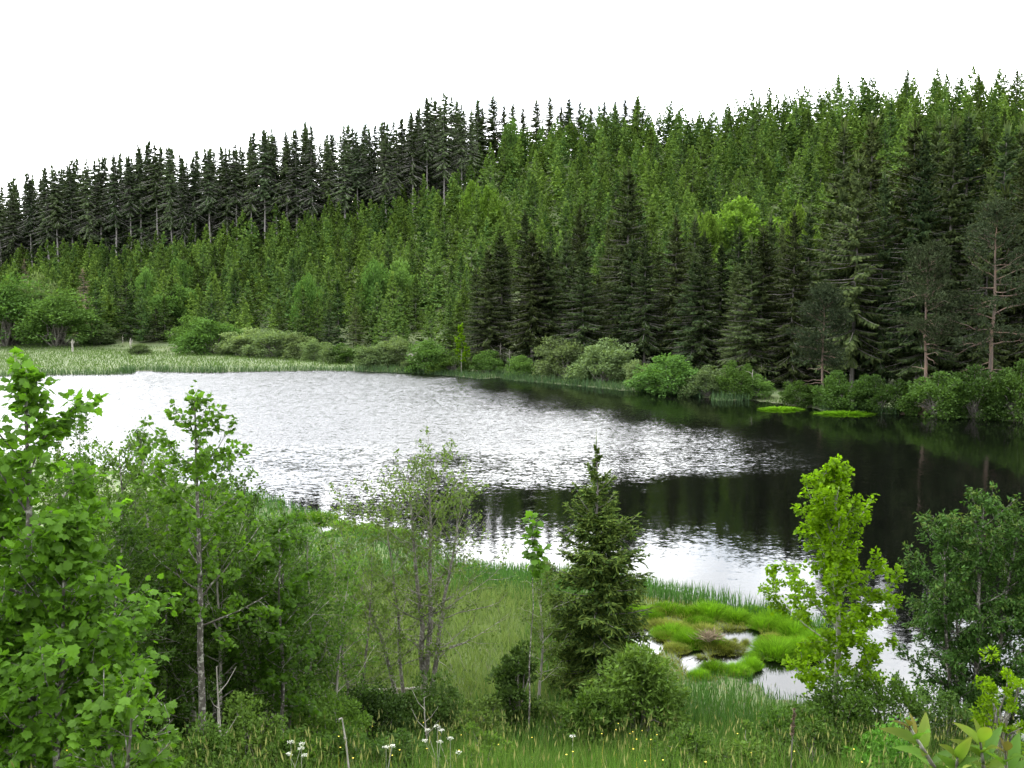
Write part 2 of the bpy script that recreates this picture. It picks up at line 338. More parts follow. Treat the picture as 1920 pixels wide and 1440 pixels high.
def build_water():
    m, N, L = mat_new('lake_water')
    geo = N.new('ShaderNodeNewGeometry'); sep = N.new('ShaderNodeSeparateXYZ'); L.new(geo.outputs['Position'], sep.inputs[0])
    def noise(scale, sx, sy, detail=2.0, rough=.5):
        mp = N.new('ShaderNodeMapping'); mp.inputs['Scale'].default_value = (sx, sy, 1); L.new(geo.outputs['Position'], mp.inputs[0])
        n = N.new('ShaderNodeTexNoise'); n.inputs['Scale'].default_value = scale; n.inputs['Detail'].default_value = detail; n.inputs['Roughness'].default_value = rough
        L.new(mp.outputs[0], n.inputs['Vector']); return n
    # wind: the water is ruffled far out and lies calm in the lee of the near bank
    gust = noise(.045, 1.0, 1.6, 4, .55); streak = noise(.09, .35, 1.5, 3, .5)
    y = mth(N, L, 'ADD', sep.outputs[1], mth(N, L, 'MULTIPLY', mth(N, L, 'SUBTRACT', gust.outputs[0], .5), 26))
    y = mth(N, L, 'ADD', y, mth(N, L, 'MULTIPLY', mth(N, L, 'SUBTRACT', streak.outputs[0], .5), 14))
    wind = rng_map(N, L, y, 47, 74, 0.02, 1); wind.node.interpolation_type = 'SMOOTHSTEP'
    # calm again in the lee of the tall spruces on the far right shore
    lee = mth(N, L, 'ADD', sep.outputs[0], mth(N, L, 'MULTIPLY', sep.outputs[1], .373))
    lee = mth(N, L, 'ADD', lee, mth(N, L, 'MULTIPLY', mth(N, L, 'SUBTRACT', gust.outputs[0], .5), 22))
    lee = rng_map(N, L, lee, 23, 54, 1, .06); lee.node.interpolation_type = 'SMOOTHSTEP'
    wind = mth(N, L, 'MULTIPLY', wind, lee)
    amp = mth(N, L, 'ADD', mth(N, L, 'MULTIPLY', wind, .88), .026)
    c1, c2, c3 = noise(7.5, .85, 1.2, 3, .62), noise(2.6, .75, 1.2, 1), noise(.22, .6, 1.3, 2)
    def slope(ch):
        out = None
        for c, w in ((c1, 1.0), (c2, .45), (c3, .06)):
            s = N.new('ShaderNodeSeparateColor'); L.new(c.outputs['Color'], s.inputs[0])
            v = mth(N, L, 'MULTIPLY', mth(N, L, 'SUBTRACT', s.outputs[ch], .5), w)
            out = v if out is None else mth(N, L, 'ADD', out, v)
        return mth(N, L, 'MULTIPLY', out, amp)
    cb = N.new('ShaderNodeCombineXYZ'); L.new(slope(0), cb.inputs[0]); L.new(mth(N, L, 'SUBTRACT', slope(1), mth(N, L, 'MULTIPLY', wind, .12)), cb.inputs[1]); cb.inputs[2].default_value = 1
    nm = N.new('ShaderNodeVectorMath'); nm.operation = 'NORMALIZE'; L.new(cb.outputs[0], nm.inputs[0])
    b = N.new('ShaderNodeBsdfPrincipled'); b.inputs['Base Color'].default_value = (.0012, .0014, .0011, 1); b.inputs['IOR'].default_value = 1.333
    L.new(mth(N, L, 'ADD', mth(N, L, 'MULTIPLY', wind, .2), .03), b.inputs['Roughness'])
    L.new(nm.outputs[0], b.inputs['Normal'])
    o = N.new('ShaderNodeOutputMaterial'); L.new(b.outputs[0], o.inputs[0])
    mb = MB(); mb.add([[-155, 15, 0], [120, 15, 0], [120, 134, 0], [-155, 134, 0]], [[0, 1, 2, 3]])
    mesh_obj('lake_water', mb.mesh('lake_water', m), kind='structure')
build_water()

# ---------------------------------------------------------------- conifers
def spruce_meshes(seed, H, Rc, base=.03, whorls=22, per=6, p=.85, steps=7, sl=.42, sw=.16, s0=(.35, -.25), curve=.1, hang=.25, jit=.25, sides=2, cprof=None,
                  mat='young', bark='bark_spruce', trunk_r=None, sub=0, dead=0, gap=0.0, shtip=1.0, lean=0.0):
    """(trunk mesh, crown mesh): whorls of branches that carry flat sprays of needles"""
    r = np.random.default_rng(seed)
    tr = MB(); K = 7
    zz = np.linspace(-.3, H, K); tr_r = (trunk_r or H * .011) * np.linspace(1, .08, K)
    ax = np.zeros((1, K, 3)); ax[0, :, 2] = zz; ax[0, 1:-1, :2] += r.normal(0, H * .003, (K - 2, 2)); ax[0, :, 0] += lean * zz
    tubes(tr, ax, tr_r[None], 6)
    zb = H * base
    t = np.repeat((np.arange(whorls) + .0) / whorls, per); n = len(t)
    t = np.clip(t + r.uniform(-.5, .5, n) / whorls, 0, .985)
    keep = r.random(n) > gap + (.4 * (t > .72) if cprof else 0); t = t[keep]; n = len(t)
    z = zb + (H - zb) * t
    az = r.uniform(0, 2 * PI, n)
    prof = np.where(t < .12, .75 + .25 * t / .12, ((1 - t) / .88) ** p)
    if cprof: prof = np.interp(t, *cprof)
    L = Rc * prof * r.uniform(1 - jit, 1 + jit, n) + .02 * Rc
    a = s0[1] + (s0[0] - s0[1]) * t ** 1.2 + r.normal(0, .08, n)
    outw = np.stack([np.cos(az), np.sin(az), np.zeros(n)], -1); lat = np.stack([-np.sin(az), np.cos(az), np.zeros(n)], -1)
    org = np.stack([lean * z, 0 * z, z], -1)
    def bpos(s): return org[:, None] + outw[:, None] * (L[:, None] * s)[..., None] + np.array([0, 0, 1.0]) * (L[:, None] * (a[:, None] * s + curve * s * s))[..., None]
    Sg = np.linspace(0, 1, 4)[None].repeat(n, 0); BP = bpos(Sg)
    tubes(tr, BP, (H * .0022 * (L / Rc))[:, None] * np.array([1, .7, .4, .12])[None] + .004, 3)
    if dead:
        zd = r.uniform(.1, max(base, .12), dead) * H; ad = r.uniform(0, 2 * PI, dead); Ld = r.uniform(.2, .55, dead) * Rc
        D = np.stack([np.cos(ad), np.sin(ad), r.uniform(-.35, .05, dead)], -1)
        tubes(tr, lines(r, np.stack([lean * zd, 0 * zd, zd], -1), D, Ld, 3, -.1, .1), np.linspace(.03, .008, 3)[None].repeat(dead, 0), 3)
    cr = MB()
    s = (np.arange(steps) + .6) / steps
    s = np.clip(s[None] + r.uniform(-.3, .3, (n, steps)) / steps, .08, 1)
    P = bpos(s); tang = unit(outw[:, None] + np.array([0, 0, 1.0]) * (a[:, None] + 2 * curve * s)[..., None])
    ln = sl * (.35 + .65 * (1 - s) ** .7) * ((L / Rc * .95 + .05) if cprof else (L / Rc * .8 + .2))[:, None]
    for side in ([-1, 1] if sides == 2 else [-1, 1, 0]):
        th = r.uniform(.6, 1.05, s.shape)
        dirn = tang * np.cos(th)[..., None] + lat[:, None] * (side * np.sin(th))[..., None]
        dirn[..., 2] -= hang * r.uniform(.4, 1.6, s.shape)
        if side == 0: dirn = tang * .5 + r.normal(0, .3, tang.shape); dirn[..., 2] -= hang * 2.2
        m = n * steps; D = unit(dirn.reshape(-1, 3)); pos = P.reshape(-1, 3); le = (ln * r.uniform(.7, 1.3, ln.shape)).ravel()
        if not sub:
            hint = np.repeat(outw, steps, 0) * .75 + np.array([0, 0, .75]) + r.normal(0, .28, (m, 3))
            scatter(cr, KITE, KITE_F, pos, basis(D, hint), np.stack([np.full(m, sw) * r.uniform(.7, 1.3, m), le, np.full(m, sw)], -1), r.random(m), KITE_SH, shmul=np.full(m, shtip) * r.uniform(.3, 1, m))
        else:
            for q in range(sub):
                f = (q + .5) / sub; sg = 1 if q % 2 else -1
                pp = pos + D * (le * f)[:, None]
                l2 = unit(np.cross(D, np.array([0, 0, 1.0]) + r.normal(0, .2, (m, 3))))
                d2 = unit(D * .8 + l2 * sg * r.uniform(.4, 1.0, m)[:, None] + r.normal(0, .12, (m, 3)) - np.array([0, 0, .12]))
                hint = np.array([0, 0, 1.0]) + r.normal(0, .6, (m, 3))
                scatter(cr, KITE, KITE_F, pp, basis(d2, hint), np.stack([np.full(m, sw), le * r.uniform(.35, .6, m), np.full(m, sw)], -1), r.random(m), KITE_SH, shmul=r.uniform(0, 1, m) * shtip)
            hint = np.array([0, 0, 1.0]) + r.normal(0, .4, (m, 3))
            scatter(cr, KITE, KITE_F, pos, basis(D, hint), np.stack([np.full(m, sw * 1.1), le, np.full(m, sw)], -1), r.random(m), KITE_SH, shmul=np.full(m, shtip))
    tip = bpos(np.full((n, 1), .86))[:, 0]; hint = np.array([0, 0, 1.0]) + r.normal(0, .3, (n, 3)); td = unit(outw + np.array([0, 0, 1.0]) * (a + 2 * curve)[:, None])
    scatter(cr, KITE, KITE_F, tip, basis(td, hint), np.stack([np.full(n, sw * 1.1), .22 * L + (.04 if cprof else .5 * sl * .4), np.full(n, sw)], -1), r.random(n), KITE_SH, shmul=np.full(n, shtip))
    k = 3 if cprof else 7; D = np.stack([r.normal(0, .12 if cprof else .22, k), r.normal(0, .12 if cprof else .22, k), np.ones(k)], -1); D[0] = (0, 0, 1)
    scatter(cr, KITE, KITE_F, np.tile([lean * H, 0, H * .965], (k, 1)), basis(D, r.normal(0, 1, (k, 3))), np.stack([np.full(k, sw * .8), np.full(k, H * (.045 if cprof else .075) + .1) * (np.linspace(1.5, .8, k) if cprof else 1), np.full(k, sw)], -1), r.random(k), KITE_SH, shmul=np.full(k, shtip))
    return tr.mesh('trunk', M[bark], True), cr.mesh('crown', M[mat])

def put(name, meshes, loc, rz=0.0, scale=1.0, parts=('trunk', 'crown'), **props):
    """a thing with its parts; meshes are shared between alike things"""
    e = empty(name, loc, rz, scale, **props)
    for pn, me in zip(parts, meshes):
        if me is not None: mesh_obj(pn, me, e)
    return e

RG = np.random.default_rng(11)
# the ridge: old spruces with bare stems behind the plantation, and dark tops beyond the crest
OLDP = [spruce_meshes(100 + i, 24, 3.0 + .3 * (i % 3), base=(.46, .40, .34, .50, .28)[i], whorls=30, per=10, p=.66, steps=6, sl=.9, sw=.30, s0=(.15, -.35), curve=-.1, hang=.5, jit=.4,
                      mat='old', bark='bark_old', trunk_r=.24, dead=26, gap=.14, shtip=.6) for i in range(5)]
OLDF = [spruce_meshes(110 + i, 24, 3.9, base=.05, whorls=30, per=10, p=.62, steps=5, sl=1.15, sw=.42, s0=(.15, -.35), curve=-.1, hang=.5, jit=.4, mat='old', bark='bark_old', trunk_r=.24, gap=.08, shtip=.6) for i in range(3)]
ORD = ['first', 'second', 'third', 'fourth', 'fifth', 'sixth', 'seventh', 'eighth', 'ninth', 'tenth', 'eleventh', 'twelfth', 'thirteenth', 'fourteenth', 'fifteenth', 'sixteenth', 'seventeenth', 'eighteenth', 'nineteenth', 'twentieth']
def ordinal(i):
    tens = {2: 'twenty', 3: 'thirty', 4: 'forty', 5: 'fifty', 6: 'sixty'}
    if i < 20: return ORD[i]
    n = i + 1
    return tens[n // 10] + ('-' + ORD[n % 10 - 1] if n % 10 else 'th').replace('tyth', 'tieth')
SKX = [-40, 0, 80, 120, 185, 225, 290, 345, 400, 460, 490, 545, 575, 625, 660, 700, 740, 772, 820, 870, 905, 945, 980, 1065, 1100, 1165, 1260]
SKY = [370, 352, 325, 312, 300, 300, 275, 292, 282, 282, 245, 262, 238, 262, 245, 240, 238, 220, 186, 200, 190, 200, 195, 192, 200, 192, 186]
skyline = []
MARKS = [(120, 'the two tall willow trees'), (220, 'the brown dead conifer'), (330, 'the lone dark meadow spruce'), (430, 'the leftmost willow dome'), (520, 'the middle willow domes'), (620, 'the rightmost willow dome'), (720, 'the plank hut'), (800, 'the bush right of the hut'), (890, 'the slim lime-green tree'),
         (1000, 'the pale dead stems'), (1110, 'the big silvery willow'), (1200, 'the broad dark grey willow'), (1320, 'the bright green alder bush'), (1440, 'the strip of reeds'), (1570, 'the short leaning pine'), (1690, 'the larger lime-green islet'), (1800, 'the bare earth bank'), (9999, 'the last dark shore bushes')]
def mark(xp): return next(m for a, m in MARKS if xp < a)
def ridge():
    rows = []
    x = -70.0
    while x < 890:                                                   # front row, the heights follow the skyline
        rows.append((x, 0, 1)); x += RG.uniform(17, 34)
    for row in range(1, 6):
        x = -90.0
        while x < 860 + 12 * row: rows.append((x, row, 0)); x += RG.uniform(24, 42)
    for xx in (905, 925, 945, 962, 980, 1005, 1030, 1050, 1065, 1085, 1105, 1130, 1150, 1168, 1190): rows.append((xx, 7, 1))
    made = []
    for xx, row, front in rows:
        u = (xx - 960) / F; dr = np.interp(u, UH, HDR)
        d = dr - 12 + row * 5.5 + RG.uniform(-2, 2) if row < 7 else dr + RG.uniform(6, 16)
        X = u * d; zg = float(ground(np.array([X]), np.array([d]))[0])
        top = np.interp(xx, SKX, SKY) + RG.uniform(0, 1) ** 1.5 * (34 if front else 26) - (4 if front else 0)
        zt = CAMZ + (HY - top) * d / F
        made.append((xx, X, d, zg, zt - zg, row))
    made.sort()
    k = 0
    for xx, X, d, zg, h, row in made:
        h = float(np.clip(h, 10, 30)); i = int(RG.integers(0, 5)); s = h / 24
        if row == 0: lab, g = ordinal(k) + ' spruce from the left along the edge of the dark ridge stand', 'tall spruces along the edge of the ridge stand'; k += 1
        elif row == 7: lab = 'dark spruce top rising over the crest above ' + mark(xx); g = 'dark spruces beyond the crest, above ' + mark(xx)
        else: lab = 'dark spruce inside the ridge stand behind its edge, above ' + mark(xx); g = 'inner spruces of the ridge stand, above ' + mark(xx)
        put('ridge_spruce', OLDP[i] if row == 0 else TP[i] if row == 7 else OLDF[i % 3], (X, d, zg), RG.uniform(0, 6.28), (s * RG.uniform(.85, 1.1) * (1.5 if row == 7 else 1),) * 2 + (s,), label=lab, category='spruce tree', group=g)

# the plantation on the slope: young spruces
YP = [spruce_meshes(200 + i, 8, 2.0 + .2 * (i % 3), base=.02, whorls=20, per=8, p=.95, steps=5, sl=.65, sw=.26, s0=(.5, -.15), curve=.14, hang=.28, jit=.22, mat='young', bark='bark_dark', trunk_r=.06, gap=.06) for i in range(5)]
YLOW = [spruce_meshes(230 + i, 8, 2.1 + .2 * (i % 2), base=.08, whorls=13, per=6, p=.95, steps=2, sl=.95, sw=.52, s0=(.5, -.15), curve=.14, hang=.28, jit=.22, mat='young', trunk_r=.06, gap=.04) for i in range(4)]
belt_tops = []                                                        # tall belt in front of the slope, filled below
BELT = [(893, 560, 10), (912, 500, 16), (940, 440, 14), (985, 400, 18), (1012, 470, 9), (1035, 480, 22), (1062, 440, 12), (1085, 395, 20), (1120, 520, 9), (1140, 420, 24), (1175, 325, 17), (1208, 440, 10), (1235, 470, 22),
        (1265, 410, 14), (1300, 410, 20), (1318, 440, 10), (1350, 460, 16), (1378, 500, 9), (1405, 480, 22), (1440, 410, 12), (1462, 425, 20), (1485, 400, 9), (1512, 395, 16), (1545, 410, 24), (1572, 245, 14), (1600, 300, 9),
        (1622, 235, 20), (1650, 330, 12), (1682, 330, 26), (1702, 240, 16), (1722, 260, 9), (1748, 235, 22), (1775, 240, 13), (1800, 225, 18), (1830, 265, 26), (1845, 330, 9), (1872, 250, 16), (1900, 250, 22), (1915, 300, 10), (1940, 255, 16), (1965, 240, 22)]
FARPX = [(0, 706), (480, 697), (700, 697), (850, 706), (960, 713), (1060, 722), (1160, 732), (1300, 742), (1470, 760), (1620, 774), (1800, 786), (1920, 791), (2000, 795)]
def shore_d(xx): return at_z(xx, np.interp(xx, [a for a, _ in FARPX], [b for _, b in FARPX]), 0)[1]
def plantation():
    pts = []; sp = 3.9
    ys = np.arange(100, 275, sp)
    for y in ys:
        xs = np.arange(-.57 * y, .57 * y, sp); pts.append(np.stack([xs + RG.uniform(-1.9, 1.9, len(xs)), np.full(len(xs), y) + RG.uniform(-1.9, 1.9, len(xs))], -1))
    P = np.concatenate(pts); x, y = P.T; u = x / y; xp = 960 + F * u
    d0, dr = np.interp(u, UH, HD0), np.interp(u, UH, HDR)
    back = np.where(xp < 870, dr - 15, np.interp(xp, [870, 960], [-15, 4]) * 0 + dr + np.where(xp < 960, -8, 13))
    ok = (y > d0 + np.where(xp > 880, 12, 5)) & (y < back)
    ok &= ~((xp > 880) & (y < d0 + 22) & (RG.random(len(x)) < .4))
    x, y, xp = x[ok], y[ok], xp[ok]; z = ground(x, y)
    h = (RG.normal(7.9, 1.5, len(x)) + .8 * wob(x, y, .15)).clip(4, 12) * np.interp(y, [140, 200], [.85, 1.0])
    _, yt = pix(x, y, z + h * .8)
    bt = np.interp(xp, [b[0] for b in sorted(BELT)], [b[1] for b in sorted(BELT)], left=0)
    hid = (xp > 885) & (yt > bt + 70)                                # wholly behind the tall belt: the photograph shows nothing of them
    x, y, z, h, xp, yt = (a[~hid] for a in (x, y, z, h, xp, yt))
    size = h / y; order = np.argsort(-size); ind = order[:300]; rest = order[300:]
    for k in ind:
        tier = 'low on the slope' if yt[k] > 520 else 'halfway up the slope' if yt[k] > 380 else 'high on the slope'
        s = h[k] / 8; lab = ('taller' if h[k] > 9.2 else 'shorter') + ' young spruce ' + tier + ' above ' + mark(xp[k])
        put('young_spruce', YP[int(RG.integers(0, 5))], (x[k], y[k], z[k]), RG.uniform(0, 6.28), (s * RG.uniform(.85, 1.15),) * 2 + (s,), label=lab, category='spruce tree', group='young plantation spruces, ' + lab)
    cr = MB()
    for vi, (tm, cm) in enumerate(YLOW):
        sel = rest[np.arange(len(rest)) % 4 == vi]
        nv = len(cm.vertices); co = np.empty(nv * 3, np.float32); cm.vertices.foreach_get('co', co); co = co.reshape(-1, 3)
        tri = np.empty(len(cm.polygons) * 3, np.int32); cm.polygons.foreach_get('vertices', tri); tri = tri.reshape(-1, 3)
        rn = np.empty(nv, np.float32); cm.attributes['rnd'].data.foreach_get('value', rn); sh = np.empty(nv, np.float32); cm.attributes['sh'].data.foreach_get('value', sh)
        a = RG.uniform(0, 6.28, len(sel)); s = h[sel] / 8; w = s * RG.uniform(.9, 1.2, len(sel)); c, sn = np.cos(a), np.sin(a)
        vx = (co[None, :, 0] * c[:, None] - co[None, :, 1] * sn[:, None]) * w[:, None] + x[sel][:, None]
        vy = (co[None, :, 0] * sn[:, None] + co[None, :, 1] * c[:, None]) * w[:, None] + y[sel][:, None]
        vz = co[None, :, 2] * s[:, None] + z[sel][:, None]
        f = (tri[None] + (np.arange(len(sel)) * nv)[:, None, None]).reshape(-1, 3)
        cr.add(np.stack([vx, vy, vz], -1).reshape(-1, 3), f, np.tile(rn, len(sel)), np.tile(sh, len(sel)), np.repeat(RG.random(len(sel)), nv))
    mesh_obj('spruce_plantation', cr.mesh('spruce_plantation', M['young']), kind='stuff', label='dense young spruce plantation covering the upper hillside', category='forest')
    print('young spruces', len(x), 'mass', len(rest))
plantation()

# the belt of tall dark spruces along the far shore
TP = [spruce_meshes(300 + i, 24, 3.4 + .35 * (i % 3), base=(.05, .10, .16, .22, .04, .12)[i], whorls=36, per=9, p=.72, steps=8, sl=1.1, sw=.27, s0=(.35, -.45), curve=.12, hang=.55, jit=.38, sides=3,
                    mat='tall', trunk_r=.26, dead=14, gap=.12, shtip=.8) for i in range(6)]
ridge()
def belt():
    k = 0
    for xx, ty, off in sorted(BELT):
        d = shore_d(xx) + off + 4; u = (xx - 960) / F; X = u * d; zg = float(ground(np.array([X]), np.array([d]))[0])
        h = CAMZ + (HY - ty) * d / F - zg; s = h / 24
        side = 'the round willow bushes' if xx < 1200 else 'the bright green alder bush' if xx < 1420 else 'the shore pines'
        put('shore_spruce', TP[int(RG.integers(0, 6))], (X, d, zg - .1), RG.uniform(0, 6.28), (s * RG.uniform(.85, 1.15) * (1.12 if h < 17 else 1),) * 2 + (s,),
            label=ordinal(k) + ' tall dark spruce from the left in the belt behind ' + side, category='spruce tree', group='tall dark spruces along the far shore'); k += 1
    for j in range(46):                                              # lower ones filling the belt
        xx = RG.uniform(885, 1990); d = shore_d(xx) + RG.uniform(9, 36); X = (xx - 960) / F * d; zg = float(ground(np.array([X]), np.array([d]))[0])
        h = RG.uniform(9, 17) if xx < 1550 else RG.uniform(11, 20)
        s = h / 24
        put('belt_spruce', TP[int(RG.integers(0, 6))], (X, d, zg - .1), RG.uniform(0, 6.28), (s * 1.3,) * 2 + (s,), label='lower dark spruce filling the shore belt behind ' + mark(xx), category='spruce tree', group='lower spruces of the shore belt, behind ' + mark(xx))
belt()

# ---------------------------------------------------------------- bushes and broadleaved trees
def bush_meshes(seed, W=4.0, H=3.6, nclump=46, nleaf=4200, ls=.30, lw=.5, mat='willow_grey', bark='bark_alder', base=.0, power=.5, droop=.2, tmpl=(KITE, KITE_F), lean=0.0):
    """a dome of leafy twigs on many stems: clumps of leaves over the surface and through the volume"""
    r = np.random.default_rng(seed)
    v = unit(r.normal(0, 1, (nclump, 3))); v[:, 2] = np.abs(v[:, 2]) ** .8
    rad = r.uniform(.45, 1.0, nclump) ** power
    C = v * rad[:, None] * np.array([W / 2, W / 2, H * (1 - base) * .92]); C[:, 2] += H * base + .06 * H
    C *= r.uniform(.78, 1.14, (nclump, 1)); C[:, 0] += lean * C[:, 2]
    tr = MB(); ns = min(nclump, 26)
    S = np.stack([r.normal(0, W * .04, ns), r.normal(0, W * .04, ns), np.full(ns, -.1)], -1)
    E = C[:ns]; s = np.linspace(0, 1, 5)
    P = S[:, None] * (1 - s)[None, :, None] + E[:, None] * s[None, :, None]
    P[:, :, 2] += (np.sin(s * PI) * .12 * H)[None]; P[:, 1:-1] += r.normal(0, .03 * W, (ns, 3, 3))
    tubes(tr, P, H * np.linspace(.014, .003, 5)[None].repeat(ns, 0), 4)
    per = nleaf // nclump; cs = (W * .155) * r.uniform(.45, 1.5, nclump)
    d = unit(r.normal(0, 1, (nclump, per, 3))); q = r.uniform(.25, 1, (nclump, per)) ** .5
    pos = (C[:, None] + d * (q * cs[:, None])[..., None] * np.array([1, 1, .75])).reshape(-1, 3)
    n = len(pos); dirn = d.reshape(-1, 3) * .3 + unit(pos - np.array([0, 0, H * .3])) * .45 + r.normal(0, .6, (n, 3)); dirn[:, 2] += .15 - droop
    keep = pos[:, 2] > .05
    pos, dirn = pos[keep], dirn[keep]; n = len(pos)
    cr = MB(); top = np.clip((pos[:, 2] / H - .3) * 1.2, 0, 1) * r.random(n)
    sz = ls * r.uniform(.7, 1.3, n)
    scatter(cr, tmpl[0], tmpl[1], pos, basis(dirn, r.normal(0, .6, (n, 3)) + np.array([0, 0, 1.0])), np.stack([sz * lw, sz, sz * lw], -1), r.random(n), np.linspace(0, 1, len(tmpl[0])), shmul=top)
    return tr.mesh('trunk', M[bark], True), cr.mesh('crown', M[mat])

def broadleaf(seed, stems, t0=.25, nb=26, prof=((0, .6), (.3, 1.0), (1, .15)), Rc=1.5, el=(20, 55), bend=.12, nsec=6, seclen=.42, nleaf=4000, ls=.06, lw=1.0, tmpl=(KITE, KITE_F),
              droop=.35, mat='small', bark='bark_dark', wander=.12, spread=.05, tipsh=False, br=.35, sparse_low=0.0):
    """stems > branches > twigs > leaves. stems: (x, y, lean x, lean y, height, radius)"""
    r = np.random.default_rng(seed)
    tr = MB(); cr = MB(); pt, pl = np.array(prof).T
    LP, LD, LT = [], [], []
    for (sx, sy, lx, ly, h, rad) in stems:
        P = lines(r, np.array([[sx, sy, -.15]]), np.array([[lx, ly, 1.0]]), np.array([h]), 9, 0, wander * .35)
        tubes(tr, P, (rad * np.linspace(1, .12, 9) ** .9)[None], 7)
        t = t0 + (1 - t0) * (np.arange(nb) + r.uniform(0, 1, nb)) / nb
        az = np.arange(nb) * 2.4 + r.uniform(-.6, .6, nb); e = np.radians(el[0] + (el[1] - el[0]) * t + r.normal(0, 9, nb))
        S, T = along(np.repeat(P, nb, 0), t)
        D = np.stack([np.cos(az) * np.cos(e), np.sin(az) * np.cos(e), np.sin(e)], -1)
        L = Rc * np.interp((t - t0) / (1 - t0), pt, pl) * r.uniform(.65, 1.2, nb)
        B = lines(r, S, D, L, 6, bend, wander)
        tubes(tr, B, np.maximum((rad * br * (1.05 - t * .75))[:, None] * np.linspace(1, .2, 6)[None], .0035), 4)
        m = nb * nsec; Bi = np.repeat(B, nsec, 0); s = np.tile((np.arange(nsec) + .8) / nsec, nb) * .95 + r.uniform(-.06, .06, m)
        s = np.clip(s, .15, 1); S2, T2 = along(Bi, s)
        D2 = unit(T2 * .8 + r.normal(0, .55, (m, 3)) + np.array([0, 0, .1])); L2 = np.repeat(L, nsec) * seclen * (1.1 - .6 * s) * r.uniform(.6, 1.3, m) + .05
        Q = lines(r, S2, D2, L2, 4, .05, wander)
        tubes(tr, Q, np.maximum(np.repeat(rad * br * .4 * (1.05 - t * .75), nsec)[:, None] * np.linspace(1, .3, 4)[None], .0022), 3)
        nl = int(nleaf / len(stems)); w = L2 * (1 - sparse_low * (1 - np.repeat(t, nsec))); i = r.choice(m, nl, p=w / w.sum())
        p, d = along(Q[i], r.uniform(.15, 1.0, nl) ** .8); LP.append(p + r.normal(0, spread, (nl, 3))); LD.append(d); LT.append(np.clip(s[i] - .4, 0, 1) * (np.repeat(t, nsec)[i]))
    p, d, tt = np.concatenate(LP), np.concatenate(LD), np.concatenate(LT); n = len(p)
    dirn = d * .6 + r.normal(0, .6, (n, 3)); dirn[:, 2] -= droop
    sz = ls * r.uniform(.6, 1.25, n)
    scatter(cr, tmpl[0], tmpl[1], p, basis(dirn, np.array([0, 0, 1.0]) + r.normal(0, .45, (n, 3))), np.stack([sz * lw, sz, sz], -1), r.random(n), np.linspace(.2, 1, len(tmpl[0])), shmul=(tt * (r.random(n) < .5) if tipsh else np.zeros(n)))
    return tr.mesh('trunk', M[bark], True), cr.mesh('crown', M[mat])

def gz(x, y): return float(ground(np.array([x]), np.array([y]))[0])
def spot(px, d): X = (px - 960) / F * d; return X, d, gz(X, d)         # a point on the ground, d metres out, in the direction of a photo column

